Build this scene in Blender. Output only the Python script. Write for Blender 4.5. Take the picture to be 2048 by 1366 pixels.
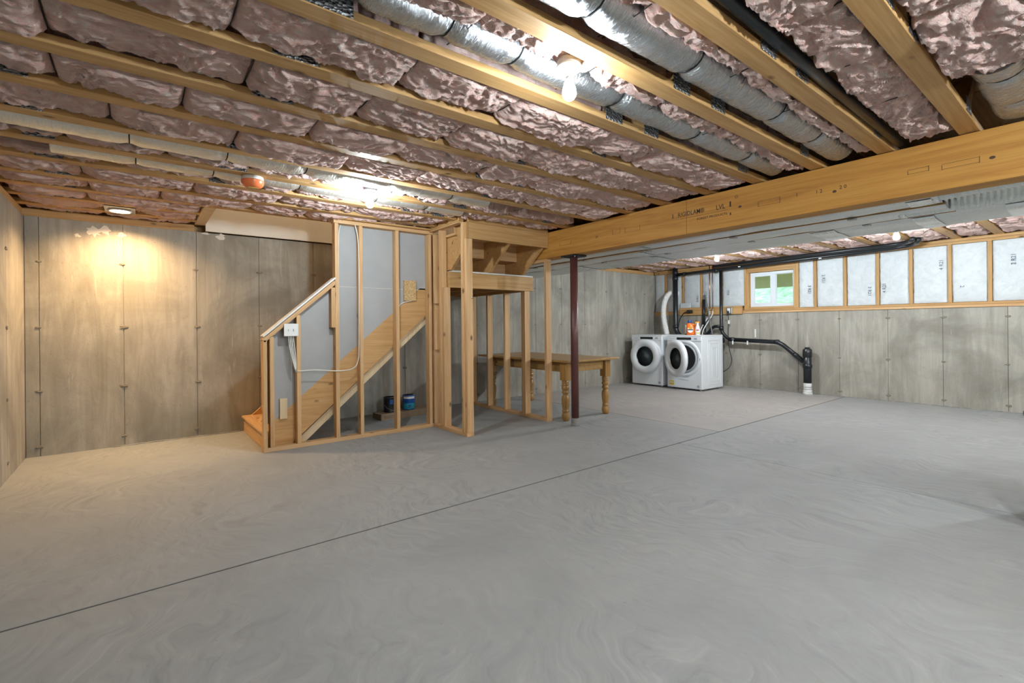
import bpy, bmesh, math, random
import numpy as np
from mathutils import Matrix, Vector

for _o in list(bpy.data.objects):
    bpy.data.objects.remove(_o)
SC = bpy.context.scene
COL = SC.collection
random.seed(7)

# ------------------------------------------------------------------ camera
FPX, YAW, ROLL, CY, CAMH = 954.87, 0.66545, -0.00945, 651.9, 1.18
_F = Vector((math.sin(YAW), math.cos(YAW), 0))
_R0 = Vector((math.cos(YAW), -math.sin(YAW), 0))
_U0 = Vector((0, 0, 1))
_R = _R0 * math.cos(ROLL) + _U0 * math.sin(ROLL)
_U = -_R0 * math.sin(ROLL) + _U0 * math.cos(ROLL)
cam_d = bpy.data.cameras.new('camera')
cam = bpy.data.objects.new('camera', cam_d)
COL.objects.link(cam)
cam_d.sensor_fit = 'HORIZONTAL'
cam_d.sensor_width = 36.0
cam_d.lens = FPX / 2048 * 36.0
cam_d.shift_y = (CY - 683.0) / 2048
cam_d.clip_start = 0.05
cam_d.clip_end = 300
cam.matrix_world = Matrix(((_R.x, _U.x, -_F.x, 0), (_R.y, _U.y, -_F.y, 0), (_R.z, _U.z, -_F.z, CAMH), (0, 0, 0, 1)))
SC.camera = cam

# ------------------------------------------------------------------ world, light, exposure
BULB_N = 290.0       # radiance of the nearer bare bulb
BULB_L = 760.0       # the bare bulb by the stairs
BULB_R = 1350.0      # the two bulbs on the laundry side
FILL_H = 1850.0      # added fill bulbs out of view behind the photographer
FILL_U = 900.0       # added warm fill bulb, unseen, over the stairwell
LED_L = 800.0        # radiance of the warm disc light
world = bpy.data.worlds.new('world')
SC.world = world
world.use_nodes = True
wn = world.node_tree.nodes
wl = world.node_tree.links
wn.clear()
_sky = wn.new('ShaderNodeTexSky')
_sky.sky_type = 'NISHITA'
_sky.sun_disc = False
_sky.sun_elevation = math.radians(55)
_sky.sun_rotation = math.radians(120)
_bg = wn.new('ShaderNodeBackground')
_bg.inputs['Strength'].default_value = 0.75
_wo = wn.new('ShaderNodeOutputWorld')
wl.new(_sky.outputs[0], _bg.inputs[0])
wl.new(_bg.outputs[0], _wo.inputs[0])
SC.view_settings.view_transform = 'Standard'
SC.view_settings.look = 'None'
SC.view_settings.gamma = 1.0
SC.view_settings.use_curve_mapping = False
SC.view_settings.exposure = 0.66
try:
    SC.cycles.diffuse_bounces = 6
    SC.cycles.max_bounces = 10
    SC.cycles.sample_clamp_indirect = 6.0
    SC.cycles.caustics_reflective = False
except Exception:
    pass

# ------------------------------------------------------------------ materials
M = {}

def new_mat(name):
    m = bpy.data.materials.new(name)
    m.use_nodes = True
    nt = m.node_tree
    b = nt.nodes['Principled BSDF']
    M[name] = m
    return m, nt, b

def N(nt, typ, **kw):
    n = nt.nodes.new(typ)
    for k, v in kw.items():
        if k in n.inputs:
            n.inputs[k].default_value = v
        else:
            setattr(n, k, v)
    return n

def ramp(nt, fac, stops):
    r = nt.nodes.new('ShaderNodeValToRGB')
    while len(r.color_ramp.elements) < len(stops):
        r.color_ramp.elements.new(0.5)
    for e, (p, c) in zip(r.color_ramp.elements, stops):
        e.position = p
        e.color = (c[0], c[1], c[2], 1) if len(c) == 3 else c
    nt.links.new(fac, r.inputs[0])
    return r.outputs[0]

def mixc(nt, fac, a, b, mode='MIX'):
    m = nt.nodes.new('ShaderNodeMix')
    m.data_type = 'RGBA'
    m.blend_type = mode
    for sock, val in ((m.inputs[0], fac), (m.inputs[6], a), (m.inputs[7], b)):
        if hasattr(val, 'default_value') or hasattr(val, 'is_output'):
            nt.links.new(val, sock)
        elif isinstance(val, (int, float)):
            sock.default_value = val
        else:
            sock.default_value = (val[0], val[1], val[2], 1)
    return m.outputs[2]

def coords(nt, scale, rnd=0.0, loc=(0, 0, 0)):
    tc = nt.nodes.new('ShaderNodeTexCoord')
    src = tc.outputs['Object']
    if rnd:
        oi = nt.nodes.new('ShaderNodeObjectInfo')
        vm = nt.nodes.new('ShaderNodeVectorMath')
        vm.operation = 'SCALE'
        vm.inputs[0].default_value = (rnd, rnd * 1.7, rnd * 2.3)
        nt.links.new(oi.outputs['Random'], vm.inputs[3])
        ad = nt.nodes.new('ShaderNodeVectorMath')
        ad.operation = 'ADD'
        nt.links.new(src, ad.inputs[0])
        nt.links.new(vm.outputs[0], ad.inputs[1])
        src = ad.outputs[0]
    mp = nt.nodes.new('ShaderNodeMapping')
    mp.inputs['Scale'].default_value = scale
    mp.inputs['Location'].default_value = loc
    nt.links.new(src, mp.inputs[0])
    return mp.outputs[0]

def noise(nt, vec, scale=1.0, detail=3.0, rough=0.55, dist=0.0):
    n = N(nt, 'ShaderNodeTexNoise', Scale=scale, Detail=detail, Roughness=rough, Distortion=dist)
    nt.links.new(vec, n.inputs['Vector'])
    return n.outputs[0]

def bump(nt, b, h, strength=0.3, dist=0.01):
    n = N(nt, 'ShaderNodeBump', Strength=strength, Distance=dist)
    nt.links.new(h, n.inputs['Height'])
    nt.links.new(n.outputs[0], b.inputs['Normal'])

def plain(name, col, rough=0.5, metal=0.0, bumpy=0.0, bscale=40, var=0.0):
    m, nt, b = new_mat(name)
    b.inputs['Base Color'].default_value = (*col, 1)
    b.inputs['Roughness'].default_value = rough
    b.inputs['Metallic'].default_value = metal
    if bumpy or var:
        v = coords(nt, (1, 1, 1), 3.0)
        h = noise(nt, v, bscale, 3)
        if bumpy:
            bump(nt, b, h, bumpy, 0.005)
        if var:
            h2 = noise(nt, v, bscale * 0.25, 3)
            c = ramp(nt, h2, [(0.3, [x * (1 - var) for x in col]), (0.7, [min(1, x * (1 + var)) for x in col])])
            nt.links.new(c, b.inputs['Base Color'])
    return m

def wood(name, axis, light, mid, dark, knots=True, rough=0.62, gs=1.0):
    m, nt, b = new_mat(name)
    s = [16.0 * gs, 16.0 * gs, 16.0 * gs]
    s[axis] = 0.9 * gs
    v = coords(nt, s, 9.0)
    g = noise(nt, v, 1.0, 5, 0.6, 1.2)
    c = ramp(nt, g, [(0.28, dark), (0.45, mid), (0.62, light), (0.8, mid)])
    s2 = [90.0, 90.0, 90.0]
    s2[axis] = 3.0
    v2 = coords(nt, s2, 9.0)
    f = noise(nt, v2, 1.0, 2)
    c = mixc(nt, 0.25, c, ramp(nt, f, [(0.35, dark), (0.6, light)]))
    if knots:
        s3 = [7.0, 7.0, 7.0]
        s3[axis] = 3.4
        v3 = coords(nt, s3, 5.0)
        vo = N(nt, 'ShaderNodeTexVoronoi', Scale=1.0)
        nt.links.new(v3, vo.inputs['Vector'])
        k = ramp(nt, vo.outputs['Distance'], [(0.05, (1, 1, 1)), (0.13, (0, 0, 0))])
        c = mixc(nt, k, c, [x * 0.35 for x in dark])
    oi = nt.nodes.new('ShaderNodeObjectInfo')
    tint = ramp(nt, oi.outputs['Random'], [(0.0, (0.90, 0.87, 0.84)), (0.5, (1.0, 1.0, 1.0)), (1.0, (1.06, 1.04, 1.0))])
    c = mixc(nt, 1.0, c, tint, 'MULTIPLY')
    nt.links.new(c, b.inputs['Base Color'])
    b.inputs['Roughness'].default_value = rough
    bump(nt, b, g, 0.12, 0.004)
    return m

STUD = ((0.68, 0.45, 0.24), (0.60, 0.37, 0.175), (0.47, 0.26, 0.105))
JOIST = ((0.56, 0.345, 0.150), (0.48, 0.275, 0.100), (0.35, 0.18, 0.055))
LVL = ((0.56, 0.285, 0.058), (0.49, 0.225, 0.036), (0.34, 0.135, 0.018))
for i, a in enumerate('xyz'):
    wood('stud_' + a, i, *STUD)
    wood('joist_' + a, i, *JOIST)
wood('lvl_y', 1, *LVL, knots=False, gs=0.8)
wood('stringer_wood', 0, (0.60, 0.37, 0.16), (0.54, 0.31, 0.12), (0.42, 0.22, 0.07))
wood('pale_wood', 2, (0.74, 0.60, 0.40), (0.68, 0.53, 0.33), (0.58, 0.42, 0.24))
wood('table_wood', 1, (0.42, 0.25, 0.085), (0.35, 0.195, 0.06), (0.24, 0.12, 0.032), rough=0.35)
wood('table_leg_wood', 2, (0.42, 0.24, 0.075), (0.35, 0.185, 0.052), (0.25, 0.12, 0.03), rough=0.3, knots=False)

# osb
m, nt, b = new_mat('osb')
vo = N(nt, 'ShaderNodeTexVoronoi', Scale=1.0)
nt.links.new(coords(nt, (90, 90, 260), 2.0), vo.inputs['Vector'])
nt.links.new(ramp(nt, vo.outputs['Color'], [(0.2, (0.35, 0.2, 0.08)), (0.8, (0.7, 0.5, 0.25))]), b.inputs['Base Color'])
b.inputs['Roughness'].default_value = 0.7

# concrete walls: vertical pour streaks, blotches, pinholes
def concrete_wall(name, a, bcol, c3):
    m, nt, b = new_mat(name)
    v = coords(nt, (8, 8, 0.9))
    st = noise(nt, v, 1.0, 7, 0.7, 0.8)
    col = ramp(nt, st, [(0.30, a), (0.52, bcol), (0.72, c3)])
    bl = noise(nt, coords(nt, (1.3, 1.3, 1.1)), 1.0, 5, 0.6, 0.8)
    col = mixc(nt, ramp(nt, bl, [(0.42, (0, 0, 0)), (0.66, (0.8, 0.8, 0.8))]), col, [x * 0.72 for x in a])
    efl = noise(nt, coords(nt, (14, 14, 1.6), loc=(7, 3, 1)), 1.0, 6, 0.7, 1.0)
    col = mixc(nt, ramp(nt, efl, [(0.62, (0, 0, 0)), (0.74, (0.55, 0.55, 0.55))]), col, [min(1, x * 1.3) for x in c3])
    sp = noise(nt, coords(nt, (70, 70, 70)), 1.0, 2)
    col = mixc(nt, ramp(nt, sp, [(0.24, (0.7, 0.7, 0.7)), (0.32, (0, 0, 0))]), col, [x * 0.5 for x in a])
    oi = nt.nodes.new('ShaderNodeObjectInfo')
    tint = ramp(nt, oi.outputs['Random'], [(0.0, (0.98, 0.98, 0.98)), (1.0, (1.015, 1.015, 1.01))])
    col = mixc(nt, 1.0, col, tint, 'MULTIPLY')
    nt.links.new(col, b.inputs['Base Color'])
    b.inputs['Roughness'].default_value = 0.85
    h = mixc(nt, 0.5, st, sp)
    bump(nt, b, h, 0.25, 0.01)
concrete_wall('concrete_wall', (0.285, 0.268, 0.228), (0.385, 0.365, 0.318), (0.475, 0.455, 0.405))

# floor slab: power-trowel swirls
def floor_mat(name, tint):
    m, nt, b = new_mat(name)
    v0 = coords(nt, (1, 1, 1))
    w = N(nt, 'ShaderNodeTexNoise', Scale=0.85, Detail=3.0)
    nt.links.new(v0, w.inputs['Vector'])
    sc = nt.nodes.new('ShaderNodeVectorMath')
    sc.operation = 'SCALE'
    sc.inputs[3].default_value = 1.5
    nt.links.new(w.outputs[1], sc.inputs[0])
    ad = nt.nodes.new('ShaderNodeVectorMath')
    ad.operation = 'ADD'
    nt.links.new(v0, ad.inputs[0])
    nt.links.new(sc.outputs[0], ad.inputs[1])
    mp = N(nt, 'ShaderNodeMapping')
    mp.inputs['Scale'].default_value = (22.0, 6.0, 1)
    mp.inputs['Rotation'].default_value = (0, 0, 0.9)
    nt.links.new(ad.outputs[0], mp.inputs[0])
    s = noise(nt, mp.outputs[0], 1.0, 8, 0.66, 0.45)
    mask = noise(nt, v0, 0.8, 3, 0.5)
    col = ramp(nt, s, [(0.30, (0.285, 0.292, 0.296)), (0.45, (0.375, 0.38, 0.38)), (0.58, (0.425, 0.428, 0.425)), (0.75, (0.54, 0.542, 0.54))])
    base = ramp(nt, noise(nt, v0, 1.6, 5, 0.6, 0.5), [(0.3, (0.355, 0.36, 0.36)), (0.7, (0.445, 0.445, 0.44))])
    col = mixc(nt, ramp(nt, mask, [(0.38, (0.15, 0.15, 0.15)), (0.62, (0.85, 0.85, 0.85))]), base, col)
    sp = noise(nt, v0, 38.0, 2)
    col = mixc(nt, ramp(nt, sp, [(0.22, (0.5, 0.5, 0.5)), (0.27, (0, 0, 0))]), col, (0.2, 0.2, 0.2))
    col = mixc(nt, 1.0, col, tint, 'MULTIPLY')
    nt.links.new(col, b.inputs['Base Color'])
    b.inputs['Roughness'].default_value = 0.62
    b.inputs['Specular IOR Level'].default_value = 0.35
    bump(nt, b, s, 0.10, 0.004)
floor_mat('floor_concrete', (0.82, 0.845, 0.85))
floor_mat('floor_concrete_warm', (0.95, 0.91, 0.88))
plain('joint_dark', (0.05, 0.045, 0.04), 0.9)
plain('tie_mark', (0.24, 0.22, 0.18), 0.9, bumpy=0.5, bscale=120, var=0.3)

# pink fibreglass
def pink(name, c0, c1, c2, c3):
    m, nt, b = new_mat(name)
    v = coords(nt, (1, 1, 1), 4.0)
    a = noise(nt, coords(nt, (1, 1.7, 1.7), 4.0), 9.0, 7, 0.7, 2.4)
    col = ramp(nt, a, [(0.28, c0), (0.42, c1), (0.55, c2), (0.70, c3)])
    f = noise(nt, coords(nt, (30, 75, 75), 4.0), 1.0, 5, 0.7, 3.0)
    col = mixc(nt, 0.35, col, ramp(nt, f, [(0.35, c1), (0.65, c3)]))
    nt.links.new(col, b.inputs['Base Color'])
    b.inputs['Roughness'].default_value = 0.8
    b.inputs['Sheen Weight'].default_value = 0.2
    b.inputs['Specular IOR Level'].default_value = 0.08
    b.inputs['Sheen Roughness'].default_value = 0.4
    h = mixc(nt, 0.5, a, f)
    bump(nt, b, h, 0.9, 0.03)
pink('pink_fibreglass', (0.84, 0.32, 0.24), (0.95, 0.55, 0.465), (0.97, 0.70, 0.62), (0.99, 0.89, 0.84))

# paper facing
m, nt, b = new_mat('white_paper')
v = coords(nt, (1, 1, 1), 3.0)
a = noise(nt, v, 9.0, 5, 0.6, 1.0)
nt.links.new(ramp(nt, a, [(0.3, (0.54, 0.58, 0.60)), (0.7, (0.66, 0.70, 0.72))]), b.inputs['Base Color'])
b.inputs['Roughness'].default_value = 0.45
bump(nt, b, a, 0.5, 0.02)

# foil (flex duct jacket and duct wrap)
def foil(name, col, rough, sx, sy, sz, bs):
    m, nt, b = new_mat(name)
    v = coords(nt, (sx, sy, sz), 5.0)
    st = noise(nt, v, 1.0, 4, 0.65, 1.5)
    v2 = coords(nt, (24, 24, 24), 5.0)
    cr = noise(nt, v2, 1.0, 4, 0.6, 2.5)
    b.inputs['Metallic'].default_value = 0.9
    nt.links.new(ramp(nt, cr, [(0.3, [x * 0.86 for x in col]), (0.7, col)]), b.inputs['Base Color'])
    nt.links.new(ramp(nt, st, [(0.3, (rough * 0.8,) * 3), (0.7, (rough * 1.3,) * 3)]), b.inputs['Roughness'])
    h = mixc(nt, 0.35, st, cr)
    bump(nt, b, h, bs, 0.02)
foil('foil_duct', (0.58, 0.60, 0.62), 0.24, 90, 14, 14, 0.6)
foil('foil_cream', (0.86, 0.83, 0.77), 0.42, 50, 8, 8, 0.4)
foil('foil_wrap', (0.76, 0.79, 0.79), 0.38, 7, 2.2, 7, 0.35)
foil('foil_tape', (0.86, 0.88, 0.88), 0.22, 20, 20, 20, 0.5)
foil('flex_grey', (0.72, 0.76, 0.75), 0.36, 20, 20, 20, 0.3)

m, nt, b = new_mat('nail_plate')
vo = N(nt, 'ShaderNodeTexVoronoi', Scale=1.0)
nt.links.new(coords(nt, (70, 70, 95)), vo.inputs['Vector'])
nt.links.new(ramp(nt, vo.outputs['Distance'], [(0.2, (0.08, 0.08, 0.08)), (0.4, (0.30, 0.30, 0.31))]), b.inputs['Base Color'])
b.inputs['Metallic'].default_value = 0.85
b.inputs['Roughness'].default_value = 0.42
bump(nt, b, vo.outputs['Distance'], 0.8, 0.01)

plain('drywall_back', (0.37, 0.375, 0.375), 0.85, bumpy=0.08, bscale=25, var=0.04)
plain('drywall_white', (0.72, 0.68, 0.62), 0.8, bumpy=0.04, bscale=30, var=0.02)
plain('white_edge', (0.80, 0.80, 0.78), 0.6)
plain('black_pipe', (0.012, 0.015, 0.018), 0.32)
plain('black_matte', (0.015, 0.015, 0.015), 0.7)
plain('dark_hole', (0.02, 0.02, 0.022), 0.35)
plain('ink', (0.07, 0.045, 0.03), 0.9)
plain('ink_blue', (0.16, 0.20, 0.24), 0.8)
plain('column_paint', (0.115, 0.040, 0.035), 0.38, bumpy=0.1, bscale=12, var=0.15)
plain('grout', (0.27, 0.265, 0.25), 0.9, bumpy=0.6, bscale=60, var=0.25)
plain('appliance_white', (0.73, 0.76, 0.79), 0.28)
plain('appliance_grey', (0.36, 0.39, 0.41), 0.35)
plain('door_glass', (0.08, 0.095, 0.10), 0.08)
plain('display_black', (0.01, 0.012, 0.015), 0.15)
plain('chrome', (0.70, 0.71, 0.72), 0.2, 1.0)
plain('steel_drum', (0.45, 0.46, 0.47), 0.25, 1.0)
plain('galvanised', (0.45, 0.46, 0.47), 0.4, 0.9)
plain('yellow_label', (0.80, 0.58, 0.03), 0.5)
plain('orange_plastic', (0.85, 0.17, 0.012), 0.28)
plain('orange_cover', (0.80, 0.20, 0.07), 0.3)
plain('blue_cap', (0.01, 0.05, 0.28), 0.35)
plain('label_white', (0.80, 0.82, 0.84), 0.45)
plain('label_navy', (0.01, 0.025, 0.09), 0.45)
plain('label_yellow', (0.85, 0.42, 0.03), 0.45)
plain('label_pink', (0.70, 0.16, 0.25), 0.45)
plain('label_green', (0.12, 0.25, 0.12), 0.45)
plain('label_olive', (0.55, 0.45, 0.10), 0.45)
plain('spray_white', (0.80, 0.80, 0.80), 0.3)
plain('spray_orange', (0.88, 0.33, 0.01), 0.35)
plain('copper', (0.72, 0.40, 0.28), 0.28, 1.0)
plain('brass', (0.6, 0.45, 0.2), 0.3, 1.0)
plain('hose_white', (0.80, 0.80, 0.79), 0.45)
plain('hose_grey', (0.13, 0.14, 0.14), 0.5)
plain('cable_white', (0.78, 0.77, 0.72), 0.5)
plain('plastic_grey', (0.40, 0.41, 0.41), 0.5)
plain('switch_white', (0.78, 0.78, 0.76), 0.4)
plain('porcelain', (0.85, 0.85, 0.84), 0.25)
plain('box_grey', (0.55, 0.52, 0.51), 0.5)
plain('cardboard', (0.30, 0.215, 0.135), 0.85, bumpy=0.1, bscale=60, var=0.12)
plain('can_black', (0.012, 0.013, 0.016), 0.3)
plain('can_blue', (0.015, 0.09, 0.36), 0.35)
plain('can_teal', (0.02, 0.42, 0.55), 0.35)
plain('vinyl', (0.74, 0.79, 0.84), 0.4)
plain('white_pvc', (0.78, 0.78, 0.76), 0.5, bumpy=0.3, bscale=60, var=0.1)
plain('utility_grey', (0.16, 0.165, 0.15), 0.6)
plain('deck_wood', (0.74, 0.70, 0.50), 0.8, var=0.1, bscale=6)

def emit(name, col, s):
    m = bpy.data.materials.new(name)
    m.use_nodes = True
    nt = m.node_tree
    nt.nodes.clear()
    e = N(nt, 'ShaderNodeEmission')
    e.inputs[0].default_value = (*col, 1)
    e.inputs[1].default_value = s
    o = N(nt, 'ShaderNodeOutputMaterial')
    nt.links.new(e.outputs[0], o.inputs[0])
    M[name] = m
emit('bulb_glow', (0.84, 0.945, 1.0), BULB_L)
emit('bulb_glow_near', (0.84, 0.945, 1.0), BULB_N)
emit('bulb_glow_laundry', (0.84, 0.945, 1.0), BULB_R)
emit('fill_glow', (0.84, 0.945, 1.0), FILL_H)
emit('fill_glow_warm', (1.0, 0.78, 0.52), FILL_U)
emit('led_glow', (1.0, 0.64, 0.31), LED_L)

m = bpy.data.materials.new('window_glass')
m.use_nodes = True
nt = m.node_tree
nt.nodes.clear()
_t = N(nt, 'ShaderNodeBsdfTransparent')
_g = N(nt, 'ShaderNodeBsdfGlossy', Roughness=0.02)
_mx = N(nt, 'ShaderNodeMixShader')
_mx.inputs[0].default_value = 0.06
_o = N(nt, 'ShaderNodeOutputMaterial')
nt.links.new(_t.outputs[0], _mx.inputs[1])
nt.links.new(_g.outputs[0], _mx.inputs[2])
nt.links.new(_mx.outputs[0], _o.inputs[0])
M['window_glass'] = m

m, nt, b = new_mat('foliage')
v = coords(nt, (1, 1, 1))
a = noise(nt, v, 2.2, 6, 0.7, 1.5)
nt.links.new(ramp(nt, a, [(0.3, (0.10, 0.24, 0.06)), (0.5, (0.26, 0.44, 0.17)), (0.68, (0.62, 0.72, 0.42))]), b.inputs['Base Color'])
b.inputs['Roughness'].default_value = 0.8

# ------------------------------------------------------------------ helpers
W = {}

def link(o, parent=None, Mw=None):
    COL.objects.link(o)
    Mw = Mw or Matrix.Identity(4)
    if parent is not None:
        o.parent = parent
        o.matrix_parent_inverse = W[parent.name].inverted()
    o.matrix_basis = Mw
    W[o.name] = Mw.copy()
    return o

def T(x, y, z):
    return Matrix.Translation((x, y, z))

def cols(X, Y, Z, loc):
    return Matrix(((X[0], Y[0], Z[0], loc[0]), (X[1], Y[1], Z[1], loc[1]), (X[2], Y[2], Z[2], loc[2]), (0, 0, 0, 1)))

def tag(o, label=None, cat=None, group=None, kind=None):
    if label:
        o['label'] = label
    if cat:
        o['category'] = cat
    if group:
        o['group'] = group
    if kind:
        o['kind'] = kind
    return o

def thing(name, label, cat, loc, group=None):
    o = bpy.data.objects.new(name, None)
    o.empty_display_size = 0.1
    link(o, None, T(*loc))
    return tag(o, label, cat, group)

def struct(name, loc=(0, 0, 0)):
    o = bpy.data.objects.new(name, None)
    o.empty_display_size = 0.1
    link(o, None, T(*loc))
    o['kind'] = 'structure'
    return o

def mobj(name, verts, faces, mat, parent=None, Mw=None, smooth=False):
    me = bpy.data.meshes.new(name)
    me.from_pydata([tuple(v) for v in verts], [], faces)
    me.update()
    if smooth:
        me.polygons.foreach_set('use_smooth', [True] * len(me.polygons))
    me.materials.append(M[mat])
    return link(bpy.data.objects.new(name, me), parent, Mw)

def bm_obj(name, bm, mat, parent=None, Mw=None, smooth=False):
    me = bpy.data.meshes.new(name)
    bmesh.ops.recalc_face_normals(bm, faces=bm.faces)
    bm.to_mesh(me)
    bm.free()
    if smooth:
        me.polygons.foreach_set('use_smooth', [True] * len(me.polygons))
    me.materials.append(M[mat])
    return link(bpy.data.objects.new(name, me), parent, Mw)

BOXC = {}

def box_mesh(dx, dy, dz, bev, mat):
    key = (round(dx, 4), round(dy, 4), round(dz, 4), bev, mat)
    if key in BOXC:
        return BOXC[key]
    bm = bmesh.new()
    bmesh.ops.create_cube(bm, size=1.0)
    for v in bm.verts:
        v.co = (v.co.x * dx, v.co.y * dy, v.co.z * dz)
    if bev:
        bmesh.ops.bevel(bm, geom=list(bm.edges), offset=min(bev, dx * .3, dy * .3, dz * .3), segments=1, affect='EDGES')
    me = bpy.data.meshes.new('board')
    bm.to_mesh(me)
    bm.free()
    me.materials.append(M[mat])
    BOXC[key] = me
    return me

def box(name, x0, x1, y0, y1, z0, z1, mat, parent=None, bev=0.002, rot=None):
    me = box_mesh(x1 - x0, y1 - y0, z1 - z0, bev, mat)
    Mw = T((x0 + x1) / 2, (y0 + y1) / 2, (z0 + z1) / 2)
    if rot is not None:
        Mw = Mw @ rot
    return link(bpy.data.objects.new(name, me), parent, Mw)

def prism_xz(name, poly, y0, y1, mat, parent=None):
    """polygon in x,z extruded along y, local origin at its first corner"""
    ox, oz = poly[0]
    n = len(poly)
    vs = [(p[0] - ox, 0, p[1] - oz) for p in poly] + [(p[0] - ox, y1 - y0, p[1] - oz) for p in poly]
    fs = [tuple(range(n)), tuple(range(2 * n - 1, n - 1, -1))] + [(i, (i + 1) % n, n + (i + 1) % n, n + i) for i in range(n)]
    bm = bmesh.new()
    bv = [bm.verts.new(v) for v in vs]
    for f in fs:
        bm.faces.new([bv[i] for i in f])
    return bm_obj(name, bm, mat, parent, T(ox, y0, oz))

def prism_yz(name, poly, x0, x1, mat, parent=None):
    oy, oz = poly[0]
    n = len(poly)
    vs = [(0, p[0] - oy, p[1] - oz) for p in poly] + [(x1 - x0, p[0] - oy, p[1] - oz) for p in poly]
    fs = [tuple(range(n)), tuple(range(2 * n - 1, n - 1, -1))] + [(i, (i + 1) % n, n + (i + 1) % n, n + i) for i in range(n)]
    bm = bmesh.new()
    bv = [bm.verts.new(v) for v in vs]
    for f in fs:
        bm.faces.new([bv[i] for i in f])
    return bm_obj(name, bm, mat, parent, T(x0, oy, oz))

def smooth_path(pts, n=6):
    P = [Vector(p) for p in pts]
    out = []
    for i in range(len(P) - 1):
        p0 = P[max(i - 1, 0)]
        p1, p2 = P[i], P[i + 1]
        p3 = P[min(i + 2, len(P) - 1)]
        for k in range(n):
            t = k / n
            out.append(0.5 * ((2 * p1) + (-p0 + p2) * t + (2 * p0 - 5 * p1 + 4 * p2 - p3) * t * t + (-p0 + 3 * p1 - 3 * p2 + p3) * t ** 3))
    out.append(P[-1])
    return out

def fillet(pts, r, n=5):
    P = [Vector(p) for p in pts]
    out = [P[0]]
    for i in range(1, len(P) - 1):
        a = (P[i - 1] - P[i])
        b_ = (P[i + 1] - P[i])
        ra = min(r, a.length * .48, b_.length * .48)
        A = P[i] + a.normalized() * ra
        B = P[i] + b_.normalized() * ra
        for k in range(n + 1):
            t = k / n
            out.append((1 - t) ** 2 * A + 2 * t * (1 - t) * P[i] + t * t * B)
    out.append(P[-1])
    return out

def tube_geo(path, rad, seg=12):
    P = [Vector(p) for p in path]
    vs, fs = [], []
    up = None
    for i, p in enumerate(P):
        d = (P[min(i + 1, len(P) - 1)] - P[max(i - 1, 0)]).normalized()
        if up is None:
            up = Vector((0, 0, 1)) if abs(d.z) < 0.9 else Vector((1, 0, 0))
        up = (up - d * up.dot(d)).normalized()
        s = d.cross(up)
        r = rad[i] if isinstance(rad, (list, tuple)) else rad
        for k in range(seg):
            a = 2 * math.pi * k / seg
            vs.append(p + (up * math.cos(a) + s * math.sin(a)) * r)
    n = len(P)
    for i in range(n - 1):
        for k in range(seg):
            a, b_ = i * seg + k, i * seg + (k + 1) % seg
            fs.append((a, b_, b_ + seg, a + seg))
    fs.append(tuple(range(seg - 1, -1, -1)))
    fs.append(tuple((n - 1) * seg + k for k in range(seg)))
    return vs, fs

def tube(name, path, rad, mat, parent=None, seg=12):
    vs, fs = tube_geo(path, rad, seg)
    o = vs[0].copy()
    return mobj(name, [v - o for v in vs], fs, mat, parent, T(*o), smooth=True)

def lathe(name, prof, mat, parent=None, Mw=None, seg=24, smooth=True, sx=1.0, sy=1.0):
    vs, fs = [], []
    for r, z in prof:
        for k in range(seg):
            a = 2 * math.pi * k / seg
            vs.append((r * math.cos(a) * sx, r * math.sin(a) * sy, z))
    n = len(prof)
    for i in range(n - 1):
        for k in range(seg):
            a, b_ = i * seg + k, i * seg + (k + 1) % seg
            fs.append((a, b_, b_ + seg, a + seg))
    if prof[0][0] > 1e-6:
        fs.append(tuple(range(seg - 1, -1, -1)))
    if prof[-1][0] > 1e-6:
        fs.append(tuple((n - 1) * seg + k for k in range(seg)))
    bm = bmesh.new()
    bv = [bm.verts.new(v) for v in vs]
    for f in fs:
        try:
            bm.faces.new([bv[i] for i in f])
        except ValueError:
            pass
    bmesh.ops.remove_doubles(bm, verts=bm.verts, dist=1e-6)
    return bm_obj(name, bm, mat, parent, Mw, smooth)

def ring_lathe(name, prof, mat, parent=None, Mw=None, seg=40):
    """closed profile loop swept around local z"""
    vs, fs = [], []
    n = len(prof)
    for r, z in prof:
        for k in range(seg):
            a = 2 * math.pi * k / seg
            vs.append((r * math.cos(a), r * math.sin(a), z))
    for i in range(n):
        j = (i + 1) % n
        for k in range(seg):
            l = (k + 1) % seg
            fs.append((i * seg + k, i * seg + l, j * seg + l, j * seg + k))
    bm = bmesh.new()
    bv = [bm.verts.new(v) for v in vs]
    for f in fs:
        bm.faces.new([bv[i] for i in f])
    return bm_obj(name, bm, mat, parent, Mw, True)

TXT = {}

def text_mesh(s, mat, bold=0.0):
    key = (s, mat, bold)
    if key in TXT:
        return TXT[key]
    cu = bpy.data.curves.new('lettering', 'FONT')
    cu.body = s
    cu.size = 1.0
    cu.extrude = 0.004
    cu.offset = bold
    cu.resolution_u = 2
    cu.align_x = 'CENTER'
    cu.align_y = 'CENTER'
    o = bpy.data.objects.new('lettering_tmp', cu)
    COL.objects.link(o)
    dg = bpy.context.evaluated_depsgraph_get()
    me = bpy.data.meshes.new_from_object(o.evaluated_get(dg))
    bpy.data.objects.remove(o)
    bpy.data.curves.remove(cu)
    me.materials.clear()
    me.materials.append(M[mat])
    TXT[key] = me
    return me

for s_ in ('RIGIDLAM\u00ae', 'LVL', 'FOREST PRODUCTS', '1', '1 2', '2 0', 'O', '20'):
    text_mesh(s_, 'ink', 0.01)
for s_ in ('2 R21', '3 R21', '4 R21', '2', 'R21'):
    text_mesh(s_, 'ink_blue', 0.012)
text_mesh('Whirlpool', 'appliance_grey', 0.01)
text_mesh('Tide', 'label_navy', 0.02)

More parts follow.
